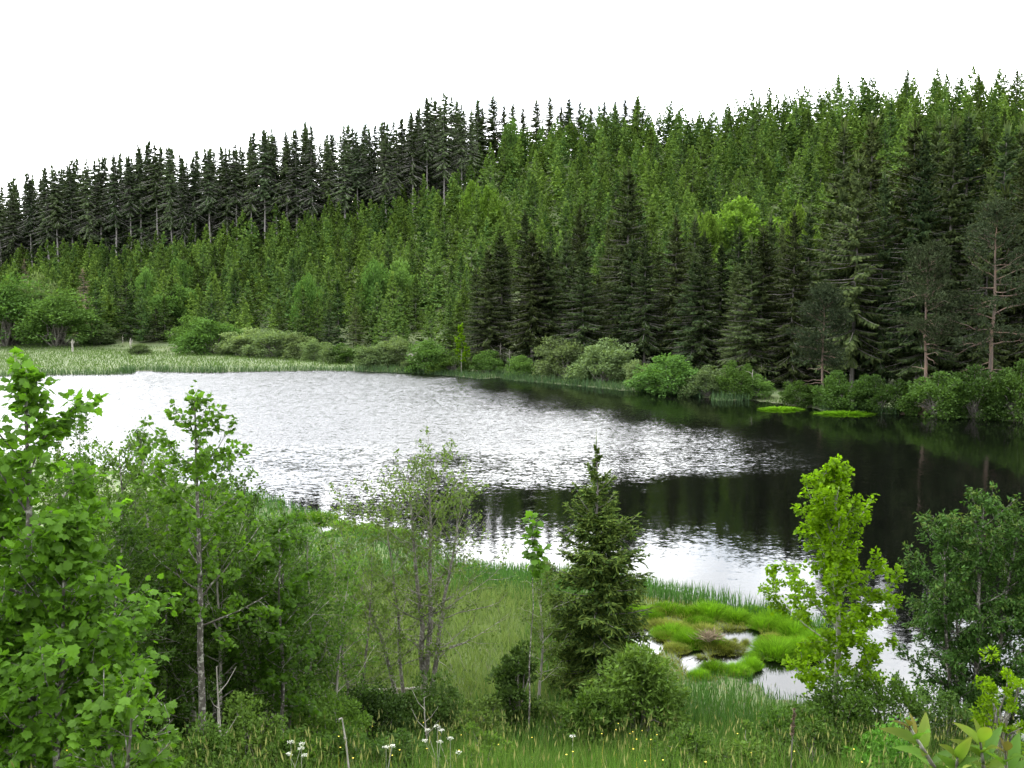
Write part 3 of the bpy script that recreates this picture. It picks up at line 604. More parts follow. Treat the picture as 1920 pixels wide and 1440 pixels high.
# far shore: willow bushes, each from where it stands in the photograph (column, foot row, top row, width in photo pixels)
WB = {'grey': [bush_meshes(400 + i, mat='willow_grey', nleaf=9000, ls=.19, lw=.6, nclump=60) for i in range(2)], 'green': [bush_meshes(410 + i, mat='willow_green', nleaf=9000, ls=.2, lw=.6, nclump=55) for i in range(2)],
      'pale': [bush_meshes(420, mat='beech', nleaf=8000, ls=.22, lw=.6, nclump=50)], 'tree': [bush_meshes(430, W=3.4, H=4.2, mat='willow_green', nleaf=11000, ls=.15, lw=.6, nclump=80, base=.08)], 'brush': [bush_meshes(440, mat='brush', nleaf=8000, ls=.2, lw=.6, nclump=55)]}
BUSHES = [(15, 650, 525, 140, 'tree', 'tall bright green willow tree standing first from the left on the far meadow'), (108, 652, 552, 130, 'tree', 'tall green willow tree beside the brown dead conifer'),
          (68, 646, 520, 70, 'grey', 'greyish bush behind the two tall willow trees'), (205, 642, 600, 70, 'green', 'low green bush between the brown dead conifer and a dark spruce'),
          (335, 645, 576, 100, 'green', 'soft green willow bush behind the small dark spruce on the meadow'), (400, 661, 597, 105, 'green', 'leftmost of the round willow domes at the meadow edge'),
          (455, 664, 612, 95, 'grey', 'second round grey-green willow dome at the meadow edge'), (515, 667, 611, 95, 'grey', 'third round grey-green willow dome at the meadow edge'), (567, 670, 620, 75, 'grey', 'rightmost and smallest round willow dome at the meadow edge'),
          (372, 654, 600, 84, 'green', 'soft low willow bush left behind the leftmost willow dome'), (596, 674, 632, 60, 'grey', 'low grey willow right of the smallest dome'), (630, 678, 642, 56, 'grey', 'low grey willow before the dark spruce right of the domes'), (185, 650, 612, 60, 'grey', 'low grey bush at the foot of the brown dead conifer'),
          (262, 662, 640, 36, 'grey', 'small grey bush beside the pale broken post on the meadow'), (648, 678, 640, 60, 'brush', 'dark low bush under two dark spruces by the shore'), (700, 686, 640, 66, 'grey', 'silvery grey bush just left of the plank hut'),
          (735, 684, 628, 74, 'grey', 'taller silvery bush behind the plank hut'), (768, 690, 668, 34, 'grey', 'small grey bush in front of the plank hut'), (805, 692, 640, 84, 'green', 'broad green bush just right of the plank hut'),
          (852, 694, 652, 70, 'brush', 'dull green bush below the slim lime-green tree'), (818, 698, 675, 38, 'pale', 'small pale bush on the reed edge near the hut'), (912, 696, 655, 60, 'green', 'rounded bush beside the pale dead stems'),
          (978, 702, 666, 60, 'green', 'rounded bush right of the pale dead stems'), (1058, 706, 624, 96, 'grey', 'big silvery willow with dark stems showing below'), (1132, 712, 630, 116, 'grey', 'broad dark grey willow beside the big silvery one'),
          (1092, 708, 660, 40, 'green', 'narrow green bush between the two big grey willows'), (1200, 720, 668, 56, 'grey', 'small willow left of the bright green alder bush'), (1252, 728, 658, 124, 'green', 'broad bright green alder bush at the shore'),
          (1330, 740, 682, 90, 'grey', 'grey-green willow leaning over the dark water'), (1385, 738, 668, 64, 'brush', 'upright green bush under the shore spruces'), (1420, 754, 715, 62, 'green', 'small rounded bush by the strip of reeds'),
          (1500, 764, 716, 70, 'brush', 'low dark bush under the leaning pine'), (1590, 768, 694, 96, 'brush', 'round green bush right of the leaning pine'), (1655, 770, 700, 84, 'brush', 'round dull bush left of the bare earth bank'),
          (1762, 783, 700, 120, 'brush', 'wide dark bush right of the bare earth bank'), (1838, 789, 690, 110, 'brush', 'wide bush at the dark end of the far shore'), (1915, 793, 680, 110, 'brush', 'last dark bush at the right end of the far shore')]
def far_bushes():
    for i, (cx, fy, ty, w, kind, lab) in enumerate(BUSHES):
        p = at_z(cx, fy, .45); d = p[1]; x, y = p[0], d; z = gz(x, y)
        # keep the foot on dry land
        while shore(np.array([x]), np.array([y]))[0] < 1.0: y += .7; x = (cx - 960) / F * y
        W = w * y / F * 1.02; Hh = (fy - ty) * y / F
        me = WB[kind][i % len(WB[kind])]; bw, bh = (3.4, 4.2) if kind == 'tree' else (4.0, 3.6)
        put('willow_bush' if kind != 'tree' else 'willow_tree', me, (x, y, gz(x, y) - .05), RG.uniform(0, 6.28), (W / bw, W / bw, Hh / bh), label=lab, category='bush' if kind != 'tree' else 'tree', group='bushes along the far shore')
far_bushes()
# broadleaved trees among the plantation
HILLTREES = [(1385, 385, 205, 120, 'pale', 'big pale green broadleaf crown in the middle of the hillside'), (1320, 410, 200, 70, 'pale', 'pale green crown left of the biggest broadleaf on the hillside'), (1492, 400, 190, 60, 'pale', 'pale green crown peeping over the tall shore spruces'),
             (920, 362, 212, 50, 'pale', 'bright broadleaf crown below the ridge corner'), (888, 352, 214, 36, 'pale', 'small bright broadleaf crown below the ridge corner'), (755, 492, 170, 76, 'green', 'blue-green rounded tree low on the slope'), (702, 505, 172, 50, 'green', 'smaller blue-green rounded tree low on the slope'),
             (272, 508, 215, 44, 'green', 'blue-green rounded tree above the meadow dead conifer'), (578, 532, 182, 56, 'green', 'rounded green tree above the willow domes'), (345, 490, 220, 50, 'green', 'rounded green tree halfway up the left slope'),
             (1660, 420, 170, 70, 'pale', 'bright green crown glimpsed between the tall shore spruces'), (1830, 330, 190, 60, 'pale', 'bright green foliage between the two tallest groups of shore spruces'), (960, 245, 245, 40, 'green', 'rounded green tree close under the crest')]
def hill_trees():
    for i, (cx, ty, d, w, kind, lab) in enumerate(HILLTREES):
        for d in np.arange(120, 252, 1.5):                            # walk up the slope until the crown top fits a tree of about nine metres
            x, y, z = spot(cx, d); zt = CAMZ + (HY - ty) * d / F
            if zt - z < 9.5: break
        H = max(6.0, zt - z); W = max(w * d / F * 1.05, .6 * H)
        put('hillside_tree', WB[kind][i % len(WB[kind])], (x, y, zt - H), RG.uniform(0, 6.28), (W / 4, W / 4, H / 3.6), label=lab, category='tree', group='broadleaved trees among the plantation')
hill_trees()
# single conifers and a slim tree near the far shore
DARK = [spruce_meshes(350 + i, 8, 2.0, base=.02, whorls=22, per=7, p=.8, steps=6, sl=.6, sw=.17, s0=(.4, -.2), curve=.08, hang=.25, mat='tall', trunk_r=.1, shtip=.5) for i in range(2)]
for (cx, fy, ty, w, lab) in [(240, 645, 545, 64, 'dark spruce standing alone behind the pale broken post'), (294, 650, 588, 44, 'small dark spruce on the meadow left of the willow domes'), (618, 668, 578, 56, 'dark spruce right of the willow domes'), (668, 668, 580, 50, 'dark spruce between the willow domes and the plank hut')]:
    p = at_z(cx, fy, .45); H = (fy - ty) * p[1] / F
    put('meadow_spruce', DARK[cx % 2], (p[0], p[1], gz(p[0], p[1])), cx, (w * p[1] / F / 4, w * p[1] / F / 4, H / 8), label=lab, category='spruce tree', group='small dark spruces at the meadow edge')
DL = spruce_meshes(360, 8, 1.3, base=.04, whorls=26, per=7, p=.6, steps=6, sl=.4, sw=.07, s0=(.1, -.3), curve=-.05, hang=.3, mat='dead', bark='wood', trunk_r=.09, shtip=0)
for (cx, fy, ty, w, lab) in [(160, 645, 508, 46, 'brown dead conifer between the willow trees and a dark spruce'), (52, 600, 490, 34, 'brown dead conifer top above the tall willow tree')]:
    p = at_z(cx, fy, .5) if fy > 630 else at_d(cx, fy, 205); x, y, z = spot(cx, p[1]); H = CAMZ + (HY - ty) * y / F - z
    put('dead_conifer', DL, (x, y, z), 0, (w * y / F / 2.6, w * y / F / 2.6, H / 8), label=lab, category='dead tree')
x, y, z = spot(865, 124)
put('slim_birch', broadleaf(371, [(0, 0, .0, 0, 6.2, .05)], t0=.25, nb=22, prof=((0, 1), (.5, .7), (1, .2)), Rc=1.1, el=(20, 50), nleaf=1500, ls=.2, mat='aspen', bark='bark_pale', nsec=4), (x, y, z), label='slim lime-green young tree against the dark spruces', category='tree')

# shore pines
def pine_meshes(seed, H, lean, t0=.42):
    r = np.random.default_rng(seed); tr = MB(); cr = MB()
    P = lines(r, np.array([[0, 0, -.3]]), np.array([[lean, 0, 1.0]]), np.array([H]), 11, 0, .07)
    tubes(tr, P, (H * .0135 * np.linspace(1, .18, 11))[None], 8)
    nb = 30; t = t0 + (1 - t0) * (np.arange(nb) + r.random(nb)) / nb; az = r.uniform(0, 6.28, nb); e = np.radians(np.interp(t, [t0, 1], [-8, 40]) + r.normal(0, 10, nb))
    S, T = along(np.repeat(P, nb, 0), t); D = np.stack([np.cos(az) * np.cos(e), np.sin(az) * np.cos(e), np.sin(e)], -1)
    L = H * .21 * np.interp(t, [t0, t0 + .2, .75, 1], [.8, 1.05, .75, .22]) * r.uniform(.6, 1.3, nb)
    B = lines(r, S, D, L, 6, .06, .22); tubes(tr, B, (H * .0045 * (1.15 - t))[:, None] * np.linspace(1, .25, 6)[None] + .008, 4)
    nd = 9; ad = r.uniform(0, 6.28, nd); td = r.uniform(.1, t0, nd); Sd, _ = along(np.repeat(P, nd, 0), td)
    tubes(tr, lines(r, Sd, np.stack([np.cos(ad), np.sin(ad), r.uniform(-.3, .2, nd)], -1), r.uniform(.8, 2.6, nd), 5, -.1, .3), np.linspace(.045, .01, 5)[None].repeat(nd, 0), 4)
    ns = 8; m = nb * ns; s = np.clip(np.tile((np.arange(ns) + 1.4) / ns, nb) + r.uniform(-.08, .08, m), .3, 1); S2, T2 = along(np.repeat(B, ns, 0), s)
    D2 = unit(T2 * .7 + r.normal(0, .5, (m, 3)) + np.array([0, 0, .15])); Q = lines(r, S2, D2, np.full(m, .055 * H) * r.uniform(.5, 1.3, m), 3, .1, .1); tubes(tr, Q, np.tile([.016, .012, .006], (m, 1)), 3)
    nt = 26; p = np.repeat(Q[:, 2], nt, 0) + r.normal(0, .22, (m * nt, 3)) * np.array([1.5, 1.5, .7]); d = r.normal(0, .8, (m * nt, 3)) + np.repeat(D2, nt, 0) * .5 + np.array([0, 0, .35])
    sz = r.uniform(.25, .5, m * nt); scatter(cr, KITE, KITE_F, p, basis(d, r.normal(0, 1, d.shape)), np.stack([sz * .26, sz, sz], -1), r.random(m * nt), KITE_SH)
    return tr.mesh('trunk', M['bark_pine'], True), cr.mesh('crown', M['pine'])
for k, (cx, ty, off, lean, lab) in enumerate([(1545, 545, 4, .03, 'short leaning pine with bent bare branches over the dark water'), (1738, 470, 6, -.02, 'pine with a grey bare trunk beside the bare earth bank'), (1860, 395, 7, .0, 'tall pine with a reddish trunk at the dark end of the shore')]):
    d = shore_d(cx) + off; x, y, z = spot(cx, d); H = CAMZ + (HY - ty) * d / F - z
    put('shore_pine', pine_meshes(500 + k, H, lean, (.38, .45, .34)[k]), (x, y, z), label=lab, category='pine tree', group='pines on the far shore')

# ---------------------------------------------------------------- small things on the far shore
def stick_mesh(name, pts, radii, mat, sides=6):
    mb = MB(); tubes(mb, np.array([pts], float), np.array([radii], float), sides); return mb.mesh(name, M[mat], True)
def far_details():
    r = np.random.default_rng(77)
    # plank hut half hidden in the bushes
    p = at_z(757, 682, .5); x, y = p[0], p[1]; z = gz(x, y); h = empty('plank_hut', (x, y, z), .12, label='small weathered plank hut half hidden between grey bushes', category='hut')
    w, dp, hh = 2.6, 1.8, 1.3
    def box(mb, cx, cy, cz, sx, sy, sz):
        c = np.array([[i, j, k] for k in (-.5, .5) for j in (-.5, .5) for i in (-.5, .5)]) * np.array([sx, sy, sz]) + np.array([cx, cy, cz])
        mb.add(c, [[0, 2, 3, 1], [4, 5, 7, 6], [0, 1, 5, 4], [2, 6, 7, 3], [0, 4, 6, 2], [1, 3, 7, 5]])
    for i in range(13):
        mb = MB(); box(mb, -w / 2 + .1 + i * .2, -dp / 2 - .012 * (i % 2), hh / 2 - .05, .185, .03, hh + r.uniform(-.04, .04)); mesh_obj('plank', mb.mesh('plank', M['wood']), h)
    for sx in (-1, 1):
        for i in range(9):
            mb = MB(); box(mb, sx * (w / 2 + .012 * (i % 2)), -dp / 2 + .1 + i * .2, hh / 2 - .05, .03, .185, hh); mesh_obj('plank', mb.mesh('plank', M['wood']), h)
    mb = MB(); v = np.array([[-1.4, -1.0, 1.36], [1.4, -1.0, 1.30], [1.4, 1.0, 1.44], [-1.4, 1.0, 1.5]]); v = np.concatenate([v, v + [0, 0, .07]])
    mb.add(v, [[3, 2, 1, 0], [4, 5, 6, 7], [0, 1, 5, 4], [1, 2, 6, 5], [2, 3, 7, 6], [3, 0, 4, 7]]); mesh_obj('roof', mb.mesh('roof', M['wood']), h)
    # stumps and posts on the meadow
    for cx, fy, ty, lab in [(245, 657, 631, 'pale broken tree post standing on the far meadow'), (136, 660, 636, 'grey forked stump in front of the tall willow tree'), (230, 650, 634, 'thin pale stick left of the broken post')]:
        p = at_z(cx, fy, .4); H = (fy - ty) * p[1] / F; rr = .16 if cx != 230 else .06
        o = empty('dead_post', (p[0], p[1], gz(p[0], p[1])), label=lab, category='dead tree')
        mesh_obj('stem', stick_mesh('stem', [(0, 0, -.2), (.05, 0, H * .35), (-.03, 0, H * .75), (.08, 0, H)], [rr * 1.2, rr, rr * .8, rr * .4], 'bark_pale'), o)
        mesh_obj('branch_stub', stick_mesh('branch_stub', [(0, 0, H * .55), (.25, 0, H * .72), (.3, .05, H * .9)], [rr * .5, rr * .4, rr * .15], 'bark_pale'), o)
    # pale dead stems by the shore
    for cx, fy, ty, lab in [(938, 690, 640, 'taller of the two pale dead stems among the shore bushes'), (955, 692, 652, 'shorter of the two pale dead stems among the shore bushes'), (1412, 745, 690, 'thin pale dead stem above the strip of reeds')]:
        p = at_z(cx, fy, .4); y = max(p[1], shore_d(cx) + 2.5); x = (cx - 960) / F * y; H = (fy - ty) * y / F; o = empty('dead_sapling', (x, y, gz(x, y)), label=lab, category='dead tree')
        mesh_obj('stem', stick_mesh('stem', [(0, 0, -.2), (.06, 0, H * .4), (0, 0, H * .8), (.05, 0, H)], [.07, .055, .04, .015], 'bark_pale'), o)
        for q in range(7):
            a = r.uniform(0, 6.28); z0 = H * r.uniform(.35, .9); mesh_obj('branch', stick_mesh('branch', [(0, 0, z0), (.3 * math.cos(a), .3 * math.sin(a), z0 + .2), (.6 * math.cos(a), .6 * math.sin(a), z0 + .25)], [.025, .018, .008], 'bark_pale', 4), o)
    # a glimpse of the forest track and the bare earth bank, sheets laid on the slope
    def sheet(name, cx0, cx1, d0, d1, c1, c2, **kw):
        m = barkmat(name, c1, c2, 1.5); nx, ny = 16, 10; u = np.linspace(0, 1, nx); v = np.linspace(0, 1, ny); U, Vv = np.meshgrid(u, v)
        edge = .12 * np.sin(U * 9) + .1 * np.sin(U * 23 + 1); D = d0 + (d1 - d0) * np.clip(Vv + edge * (Vv - .5), 0, 1.1); X = ((cx0 + (cx1 - cx0) * (U + .1 * np.sin(Vv * 11) * (U - .5))) - 960) / F * D
        Z = ground(X.ravel(), D.ravel()) + .05; i, j = np.meshgrid(np.arange(ny - 1), np.arange(nx - 1), indexing='ij')
        q = np.stack([i * nx + j, i * nx + j + 1, (i + 1) * nx + j + 1, (i + 1) * nx + j], -1).reshape(-1, 4); mb = MB(); mb.add(np.stack([X.ravel(), D.ravel(), Z], -1), q); mesh_obj(name, mb.mesh(name, m, True), **kw)
    sheet('forest_track', 1290, 1350, 126, 131, (.30, .24, .17), (.36, .29, .2), kind='structure')
    sheet('earth_bank', 1695, 1745, shore_d(1720) + .4, shore_d(1720) + 6, (.075, .05, .03), (.11, .075, .045), kind='structure')
far_details()

# ---------------------------------------------------------------- grasses
def blades(mb, r, x, y, z, h, w, lean=.25, tm=(BLADE, BLADE_F3, BLADE_SH)):
    n = len(x); D = np.stack([r.normal(0, lean, n), r.normal(0, lean, n), np.ones(n)], -1)
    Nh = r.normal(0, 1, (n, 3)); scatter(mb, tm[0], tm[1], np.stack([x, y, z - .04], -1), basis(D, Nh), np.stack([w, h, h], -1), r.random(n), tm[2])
def in_view(x, y, z, m=90):
    a, b = pix(x, y, z); return (a > -m) & (a < 1920 + m) & (b < 1440 + m * 3) & (b > 0)
def region(r, n, x0, x1, y0, y1):
    x = r.uniform(x0, x1, n); y = r.uniform(y0, y1, n); s = shore(x, y); return x, y, s
EXTRA = []
def grasses():
    r = np.random.default_rng(31)
    def zone_px(poly):
        return np.array([at_z(a, b, .2)[:2] for a, b in poly])
    PALE = zone_px([(560, 1075), (700, 1085), (860, 1105), (1000, 1120), (1075, 1150), (1080, 1240), (1060, 1330), (900, 1385), (640, 1385), (520, 1300), (480, 1150)])
    BOG = zone_px([(1080, 1128), (1230, 1120), (1340, 1135), (1500, 1158), (1560, 1200), (1545, 1240), (1420, 1245), (1280, 1265), (1180, 1235), (1080, 1190)])
    # sedge belt along the water and round the bog
    x, y, s = region(r, 185000, -16, 26, 19, 52); z = ground(x, y, s); pale = poly_sd(PALE, x, y); bog = poly_sd(BOG, x, y)
    k = (s > -.45) & in_view(x, y, z) & (pale > -r.uniform(0, 1.6, len(x))) & (bog > -r.uniform(0, .3, len(x))) & ((s > 0) | (r.random(len(x)) < .3)); k &= z < 2.2
    k &= (y < 36) | (r.random(len(x)) < .6)
    x, y, z = x[k], y[k], np.maximum(z[k], -.1); n = len(x); tall = .78 + .22 * wob(x, y, .7)
    mb = MB(); blades(mb, r, x, y, z, tall * r.uniform(.65, 1.25, n) * np.interp(y, [20, 33, 37, 60], [.72, .85, .45, .5]) * np.where((x > 3.5) & (y < 28.5), .38 + .62 * sst(.2, 2.6, s[k]), 1), np.full(n, .020) * np.interp(y, [20, 40], [.9, 1.5]), .13)
    mesh_obj('sedge', mb.mesh('sedge', M['sedge']), kind='stuff', label='dark green sedge standing along the near water edge', category='sedge')
    # short mossy growth between the bog tussocks
    x, y, s = region(r, 30000, 1, 11, 24, 34); z = ground(x, y, s); k = (s > .02) & (poly_sd(BOG, x, y) < .3); x, y, z = x[k], y[k], z[k]; n = len(x)
    mb = MB(); blades(mb, r, x, y, z, (.17 + .06 * wob(x, y, 2)) * r.uniform(.5, 1.5, n), np.full(n, .02), .5)
    mesh_obj('bog_moss', mb.mesh('bog_moss', M['tuss_old']), kind='stuff', label='short yellowish mossy growth between the bog tussocks', category='moss')
    q = 0
    for a, b in zip(r.uniform(2, 10, 400), r.uniform(24.5, 33, 400)):
        if q > 30: break
        sd = float(shore(np.array([a]), np.array([b]))[0])
        if sd < .12 or float(poly_sd(BOG, np.array([a]), np.array([b]))[0]) > -.1: continue
        EXTRA.append((a, b, r.uniform(.5, .95), r.random() < .35)); q += 1
    # pale marsh grass
    x, y, s = region(r, 84000, -13, 4, 20.5, 36); z = ground(x, y, s); k = (s > .1) & in_view(x, y, z) & (poly_sd(PALE, x, y) < r.uniform(-.2, .9, len(x)))
    x, y, z = x[k], y[k], z[k]; n = len(x); mb = MB(); blades(mb, r, x, y, z, (.42 + .1 * wob(x, y, 1.3)) * r.uniform(.6, 1.4, n), np.full(n, .018), .38)
    mesh_obj('marsh_grass', mb.mesh('marsh_grass', M['marsh']), kind='stuff', label='pale soft marsh grass behind the alder trees', category='grass')
    # tall grass on the near bank
    x, y, s = region(r, 52000, -9, 10, 8, 22.5); z = ground(x, y, s); k = in_view(x, y, z + .6, 30) & (s > .2)
    x, y, z = x[k], y[k], z[k]; n = len(x); mb = MB(); blades(mb, r, x, y, z, (.58 + .3 * wob(x, y, .9)) * r.uniform(.5, 1.35, n), r.uniform(.008, .016, n), .28)
    mesh_obj('bank_grass', mb.mesh('bank_grass', M['bank']), kind='stuff', label='tall bright grass on the near bank', category='grass')
    # seed heads above the bank grass
    k = r.choice(len(x), 1500, replace=False); mb = MB(); blades(mb, r, x[k], y[k], z[k], r.uniform(.8, 1.2, 1500), np.full(1500, .005), .16)
    D = np.stack([r.normal(0, .2, 1500), r.normal(0, .2, 1500), np.ones(1500)], -1); scatter(mb, KITE, KITE_F, np.stack([x[k], y[k], z[k] + r.uniform(.7, 1.05, 1500)], -1), basis(D, r.normal(0, 1, (1500, 3))), np.stack([np.full(1500, .018), np.full(1500, .12), np.full(1500, .02)], -1), r.random(1500), KITE_SH)
    mesh_obj('seeding_grass', mb.mesh('seeding_grass', M['straw']), kind='stuff', label='thin straw-coloured seed stalks over the bank grass', category='grass')
    # far meadow and far reed edge
    x, y, s = region(r, 120000, -95, 60, 74, 200); u = x / y; d0 = np.interp(u, UH, HD0); k = (s > .3) & (y < d0 + 4) & (np.abs(u) < .56) & (y > 76); xp = 960 + F * u
    k &= (s < 60) & ((xp < 1240) | (s < 1.6)) & ((x > 10) | (y > 104))
    x, y, s = x[k], y[k], s[k]; z = ground(x, y, s); n = len(x); mb = MB(); blades(mb, r, x, y, z, (.5 + .12 * wob(x, y, .4)) * r.uniform(.6, 1.3, n), np.full(n, .075) * r.uniform(.6, 1.3, n), .45)
    mesh_obj('far_meadow_grass', mb.mesh('far_meadow_grass', M['far_meadow']), kind='stuff', label='pale green grass of the wet meadow across the lake', category='grass')
    x, y, s = region(r, 260000, -95, 60, 74, 135); xp = 960 + F * x / y; k = (s > -.5) & (s < 1.5) & (np.abs(x / y) < .56) & (y > 74) & ((x > 10) | (y > 104)) & ((xp < 1320) | ((xp > 1335) & (xp < 1410)) | ((xp > 1540) & (xp < 1690)))
    x, y, s = x[k], y[k], s[k]; z = np.maximum(ground(x, y, s), -.1); n = len(x); mb = MB(); blades(mb, r, x, y, z, (.85 + .25 * wob(x, y, .25)) * r.uniform(.6, 1.25, n), np.full(n, .05), .15)
    mesh_obj('far_reeds', mb.mesh('far_reeds', M['far_reed']), kind='stuff', label='grey-green reeds fringing the far shore', category='reeds')
grasses()

# bright tussocks in the bog: each a dome of blades
def tussock_mesh(seed, W, H, n, mat, w=.018):
    r = np.random.default_rng(seed); a = r.uniform(0, 6.28, n); q = np.sqrt(r.random(n)); x, y = np.cos(a) * q * W / 2, np.sin(a) * q * W / 2
    h = H * (.5 + .5 * np.sqrt(np.clip(1 - q * q, 0, 1))) * r.uniform(.75, 1.15, n); D = np.stack([x / W * 2.3 * q + r.normal(0, .16, n), y / W * 2.3 * q + r.normal(0, .14, n), np.ones(n)], -1)
    mb = MB(); bend = unit(np.stack([-x, -y, np.full(n, .1)], -1)); B = BLADE.copy(); B[:, 2] *= -2.2
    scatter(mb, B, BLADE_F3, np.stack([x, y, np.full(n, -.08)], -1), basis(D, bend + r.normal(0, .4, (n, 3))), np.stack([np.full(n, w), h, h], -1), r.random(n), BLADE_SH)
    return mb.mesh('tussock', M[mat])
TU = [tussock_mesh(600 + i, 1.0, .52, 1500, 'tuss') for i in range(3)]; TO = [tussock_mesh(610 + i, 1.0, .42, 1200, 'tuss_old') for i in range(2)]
# (column, foot row, width in photo pixels, height factor, mossy?, label)
TUSS = [(1455, 1228, 92, 1.15, 0, 'biggest bright green tussock at the pool edge'), (1500, 1222, 70, 1.1, 0, 'bright tussock touching the biggest one'), (1530, 1205, 60, 1.0, 0, ''), (1490, 1190, 70, .9, 0, ''), (1430, 1176, 60, .8, 0, ''), (1380, 1162, 70, .9, 0, ''), (1330, 1156, 72, 1.0, 0, 'broad bright tussock at the tip of the sedge belt'),
        (1290, 1158, 50, .9, 0, ''), (1250, 1150, 66, .85, 0, 'bright tussock half behind the spruce'), (1220, 1160, 50, .7, 0, ''), (1180, 1150, 50, .7, 0, ''), (1450, 1160, 60, .8, 0, ''), (1500, 1172, 50, .8, 0, ''), (1410, 1150, 50, .8, 0, ''), (1365, 1180, 60, .7, 1, ''), (1320, 1186, 66, .75, 1, 'yellowish mossy tussock in the middle of the bog'),
        (1270, 1180, 60, .7, 1, ''), (1245, 1196, 62, .8, 1, ''), (1290, 1204, 60, .8, 0, ''), (1325, 1204, 62, .9, 0, 'bright tussock beside the little heap of dead sedge'), (1350, 1212, 36, .7, 0, ''), (1312, 1232, 30, .8, 1, 'narrow mossy tussock between two pools'), (1334, 1236, 20, .6, 1, ''), (1378, 1200, 18, .8, 1, 'smaller of the two tiny tussocks standing in the pool'), (1398, 1206, 24, 1.0, 1, 'larger of the two tiny tussocks standing in the pool'),
        (1362, 1222, 30, .5, 1, ''), (1412, 1230, 40, .7, 0, ''), (1408, 1252, 46, .8, 0, 'bright tussock at the corner of the lower pool'), (1340, 1258, 60, .8, 0, ''), (1380, 1262, 60, .7, 0, ''), (1310, 1272, 44, .7, 0, ''), (1430, 1146, 40, .6, 0, ''), (1150, 1168, 60, .6, 0, ''), (1110, 1140, 56, .6, 0, ''), (1050, 1148, 60, .5, 0, ''),
        (560, 978, 62, .7, 0, 'leftmost bright tussock of the small islet in the lake'), (600, 976, 64, .75, 0, 'second bright tussock of the small islet in the lake'), (640, 984, 50, .7, 0, ''), (575, 1000, 44, .7, 0, ''), (660, 1000, 56, .6, 0, ''), (700, 1004, 66, .55, 0, ''), (745, 1004, 60, .5, 0, 'rightmost bright tussock reaching into the water'), (690, 990, 50, .5, 0, ''), (625, 1006, 50, .5, 0, '')]
def tussocks():
    for i, (cx, fy, w, hf, moss, lab) in enumerate(TUSS):
        p = at_z(cx, fy - 6, .1); W = w * p[1] / F * .78; z = max(gz(p[0], p[1]), -.06)
        g = 'grass tussocks in the bog' if cx > 1000 else 'grass tussocks on the islet'
        if not lab:
            if cx > 1000: lab = ('yellowish mossy' if moss else 'bright green') + ' tussock in the ' + ('back' if p[1] > 29 else 'front') + ' of the bog ' + ('beside the spruce' if p[0] < 4.6 else 'between the small pools' if p[0] < 7 else 'beside the aspen'); g = 'bog tussocks, ' + lab
            else: lab = ('nearer' if fy > 995 else 'farther') + ' bright green tussock on the ' + ('left' if cx < 650 else 'right') + ' half of the small islet'; g = 'islet tussocks, ' + lab
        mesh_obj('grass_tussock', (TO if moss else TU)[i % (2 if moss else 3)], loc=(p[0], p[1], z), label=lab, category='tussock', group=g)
        o = COL.objects[-1]; o.scale = (W, W * 1.0, hf * (.58 + .3 * W) * RG.uniform(.8, 1.25)); o.rotation_euler = (0, 0, i * 1.7)
    for i, (x, y, W, moss) in enumerate(EXTRA):
        o = mesh_obj('grass_tussock', (TO if moss else TU)[i % 2], loc=(x, y, gz(x, y)), label=(lb := ('yellowish mossy' if moss else 'bright green') + ' tussock in the ' + ('back' if y > 29 else 'front') + ' of the bog ' + ('beside the spruce' if x < 4.6 else 'between the small pools' if x < 7 else 'beside the aspen')), category='tussock', group='bog tussocks, ' + lb)
        o.scale = (W, W * RG.uniform(.7, 1.2), RG.uniform(.45, .85)); o.rotation_euler = (0, 0, i * 2.1)
    for cx, fy, w, lab in [(1464, 768, 60, 'small lime-green grass islet by the dark far shore'), (1585, 776, 84, 'larger lime-green grass islet below the round bush')]:
        p = at_z(cx, fy, .0); W = w * p[1] / F; me = tussock_mesh(640 + cx, 1, .5, 500, 'tuss', .05)
        o = mesh_obj('grass_islet', me, loc=(p[0], p[1], 0), label=lab, category='tussock'); o.scale = (W, 1.6, .7)
    # heap of dead sedge
    r = np.random.default_rng(5); mb = MB(); n = 260; p = at_z(1330, 1208, .1); a = r.uniform(0, 6.28, n); D = np.stack([np.cos(a), np.sin(a), r.uniform(.1, .9, n)], -1)
    scatter(mb, KITE, KITE_F, r.normal(0, .1, (n, 3)) * [1.5, 1.2, .4] + [0, 0, .18], basis(D, r.normal(0, 1, (n, 3))), np.stack([np.full(n, .02), r.uniform(.15, .4, n), np.full(n, .02)], -1), r.random(n))
    mesh_obj('dead_sedge_heap', mb.mesh('dead_sedge_heap', M['dead']), loc=(p[0], p[1], .12), label='little brown heap of dead sedge between the pools', category='dead sedge')
tussocks()

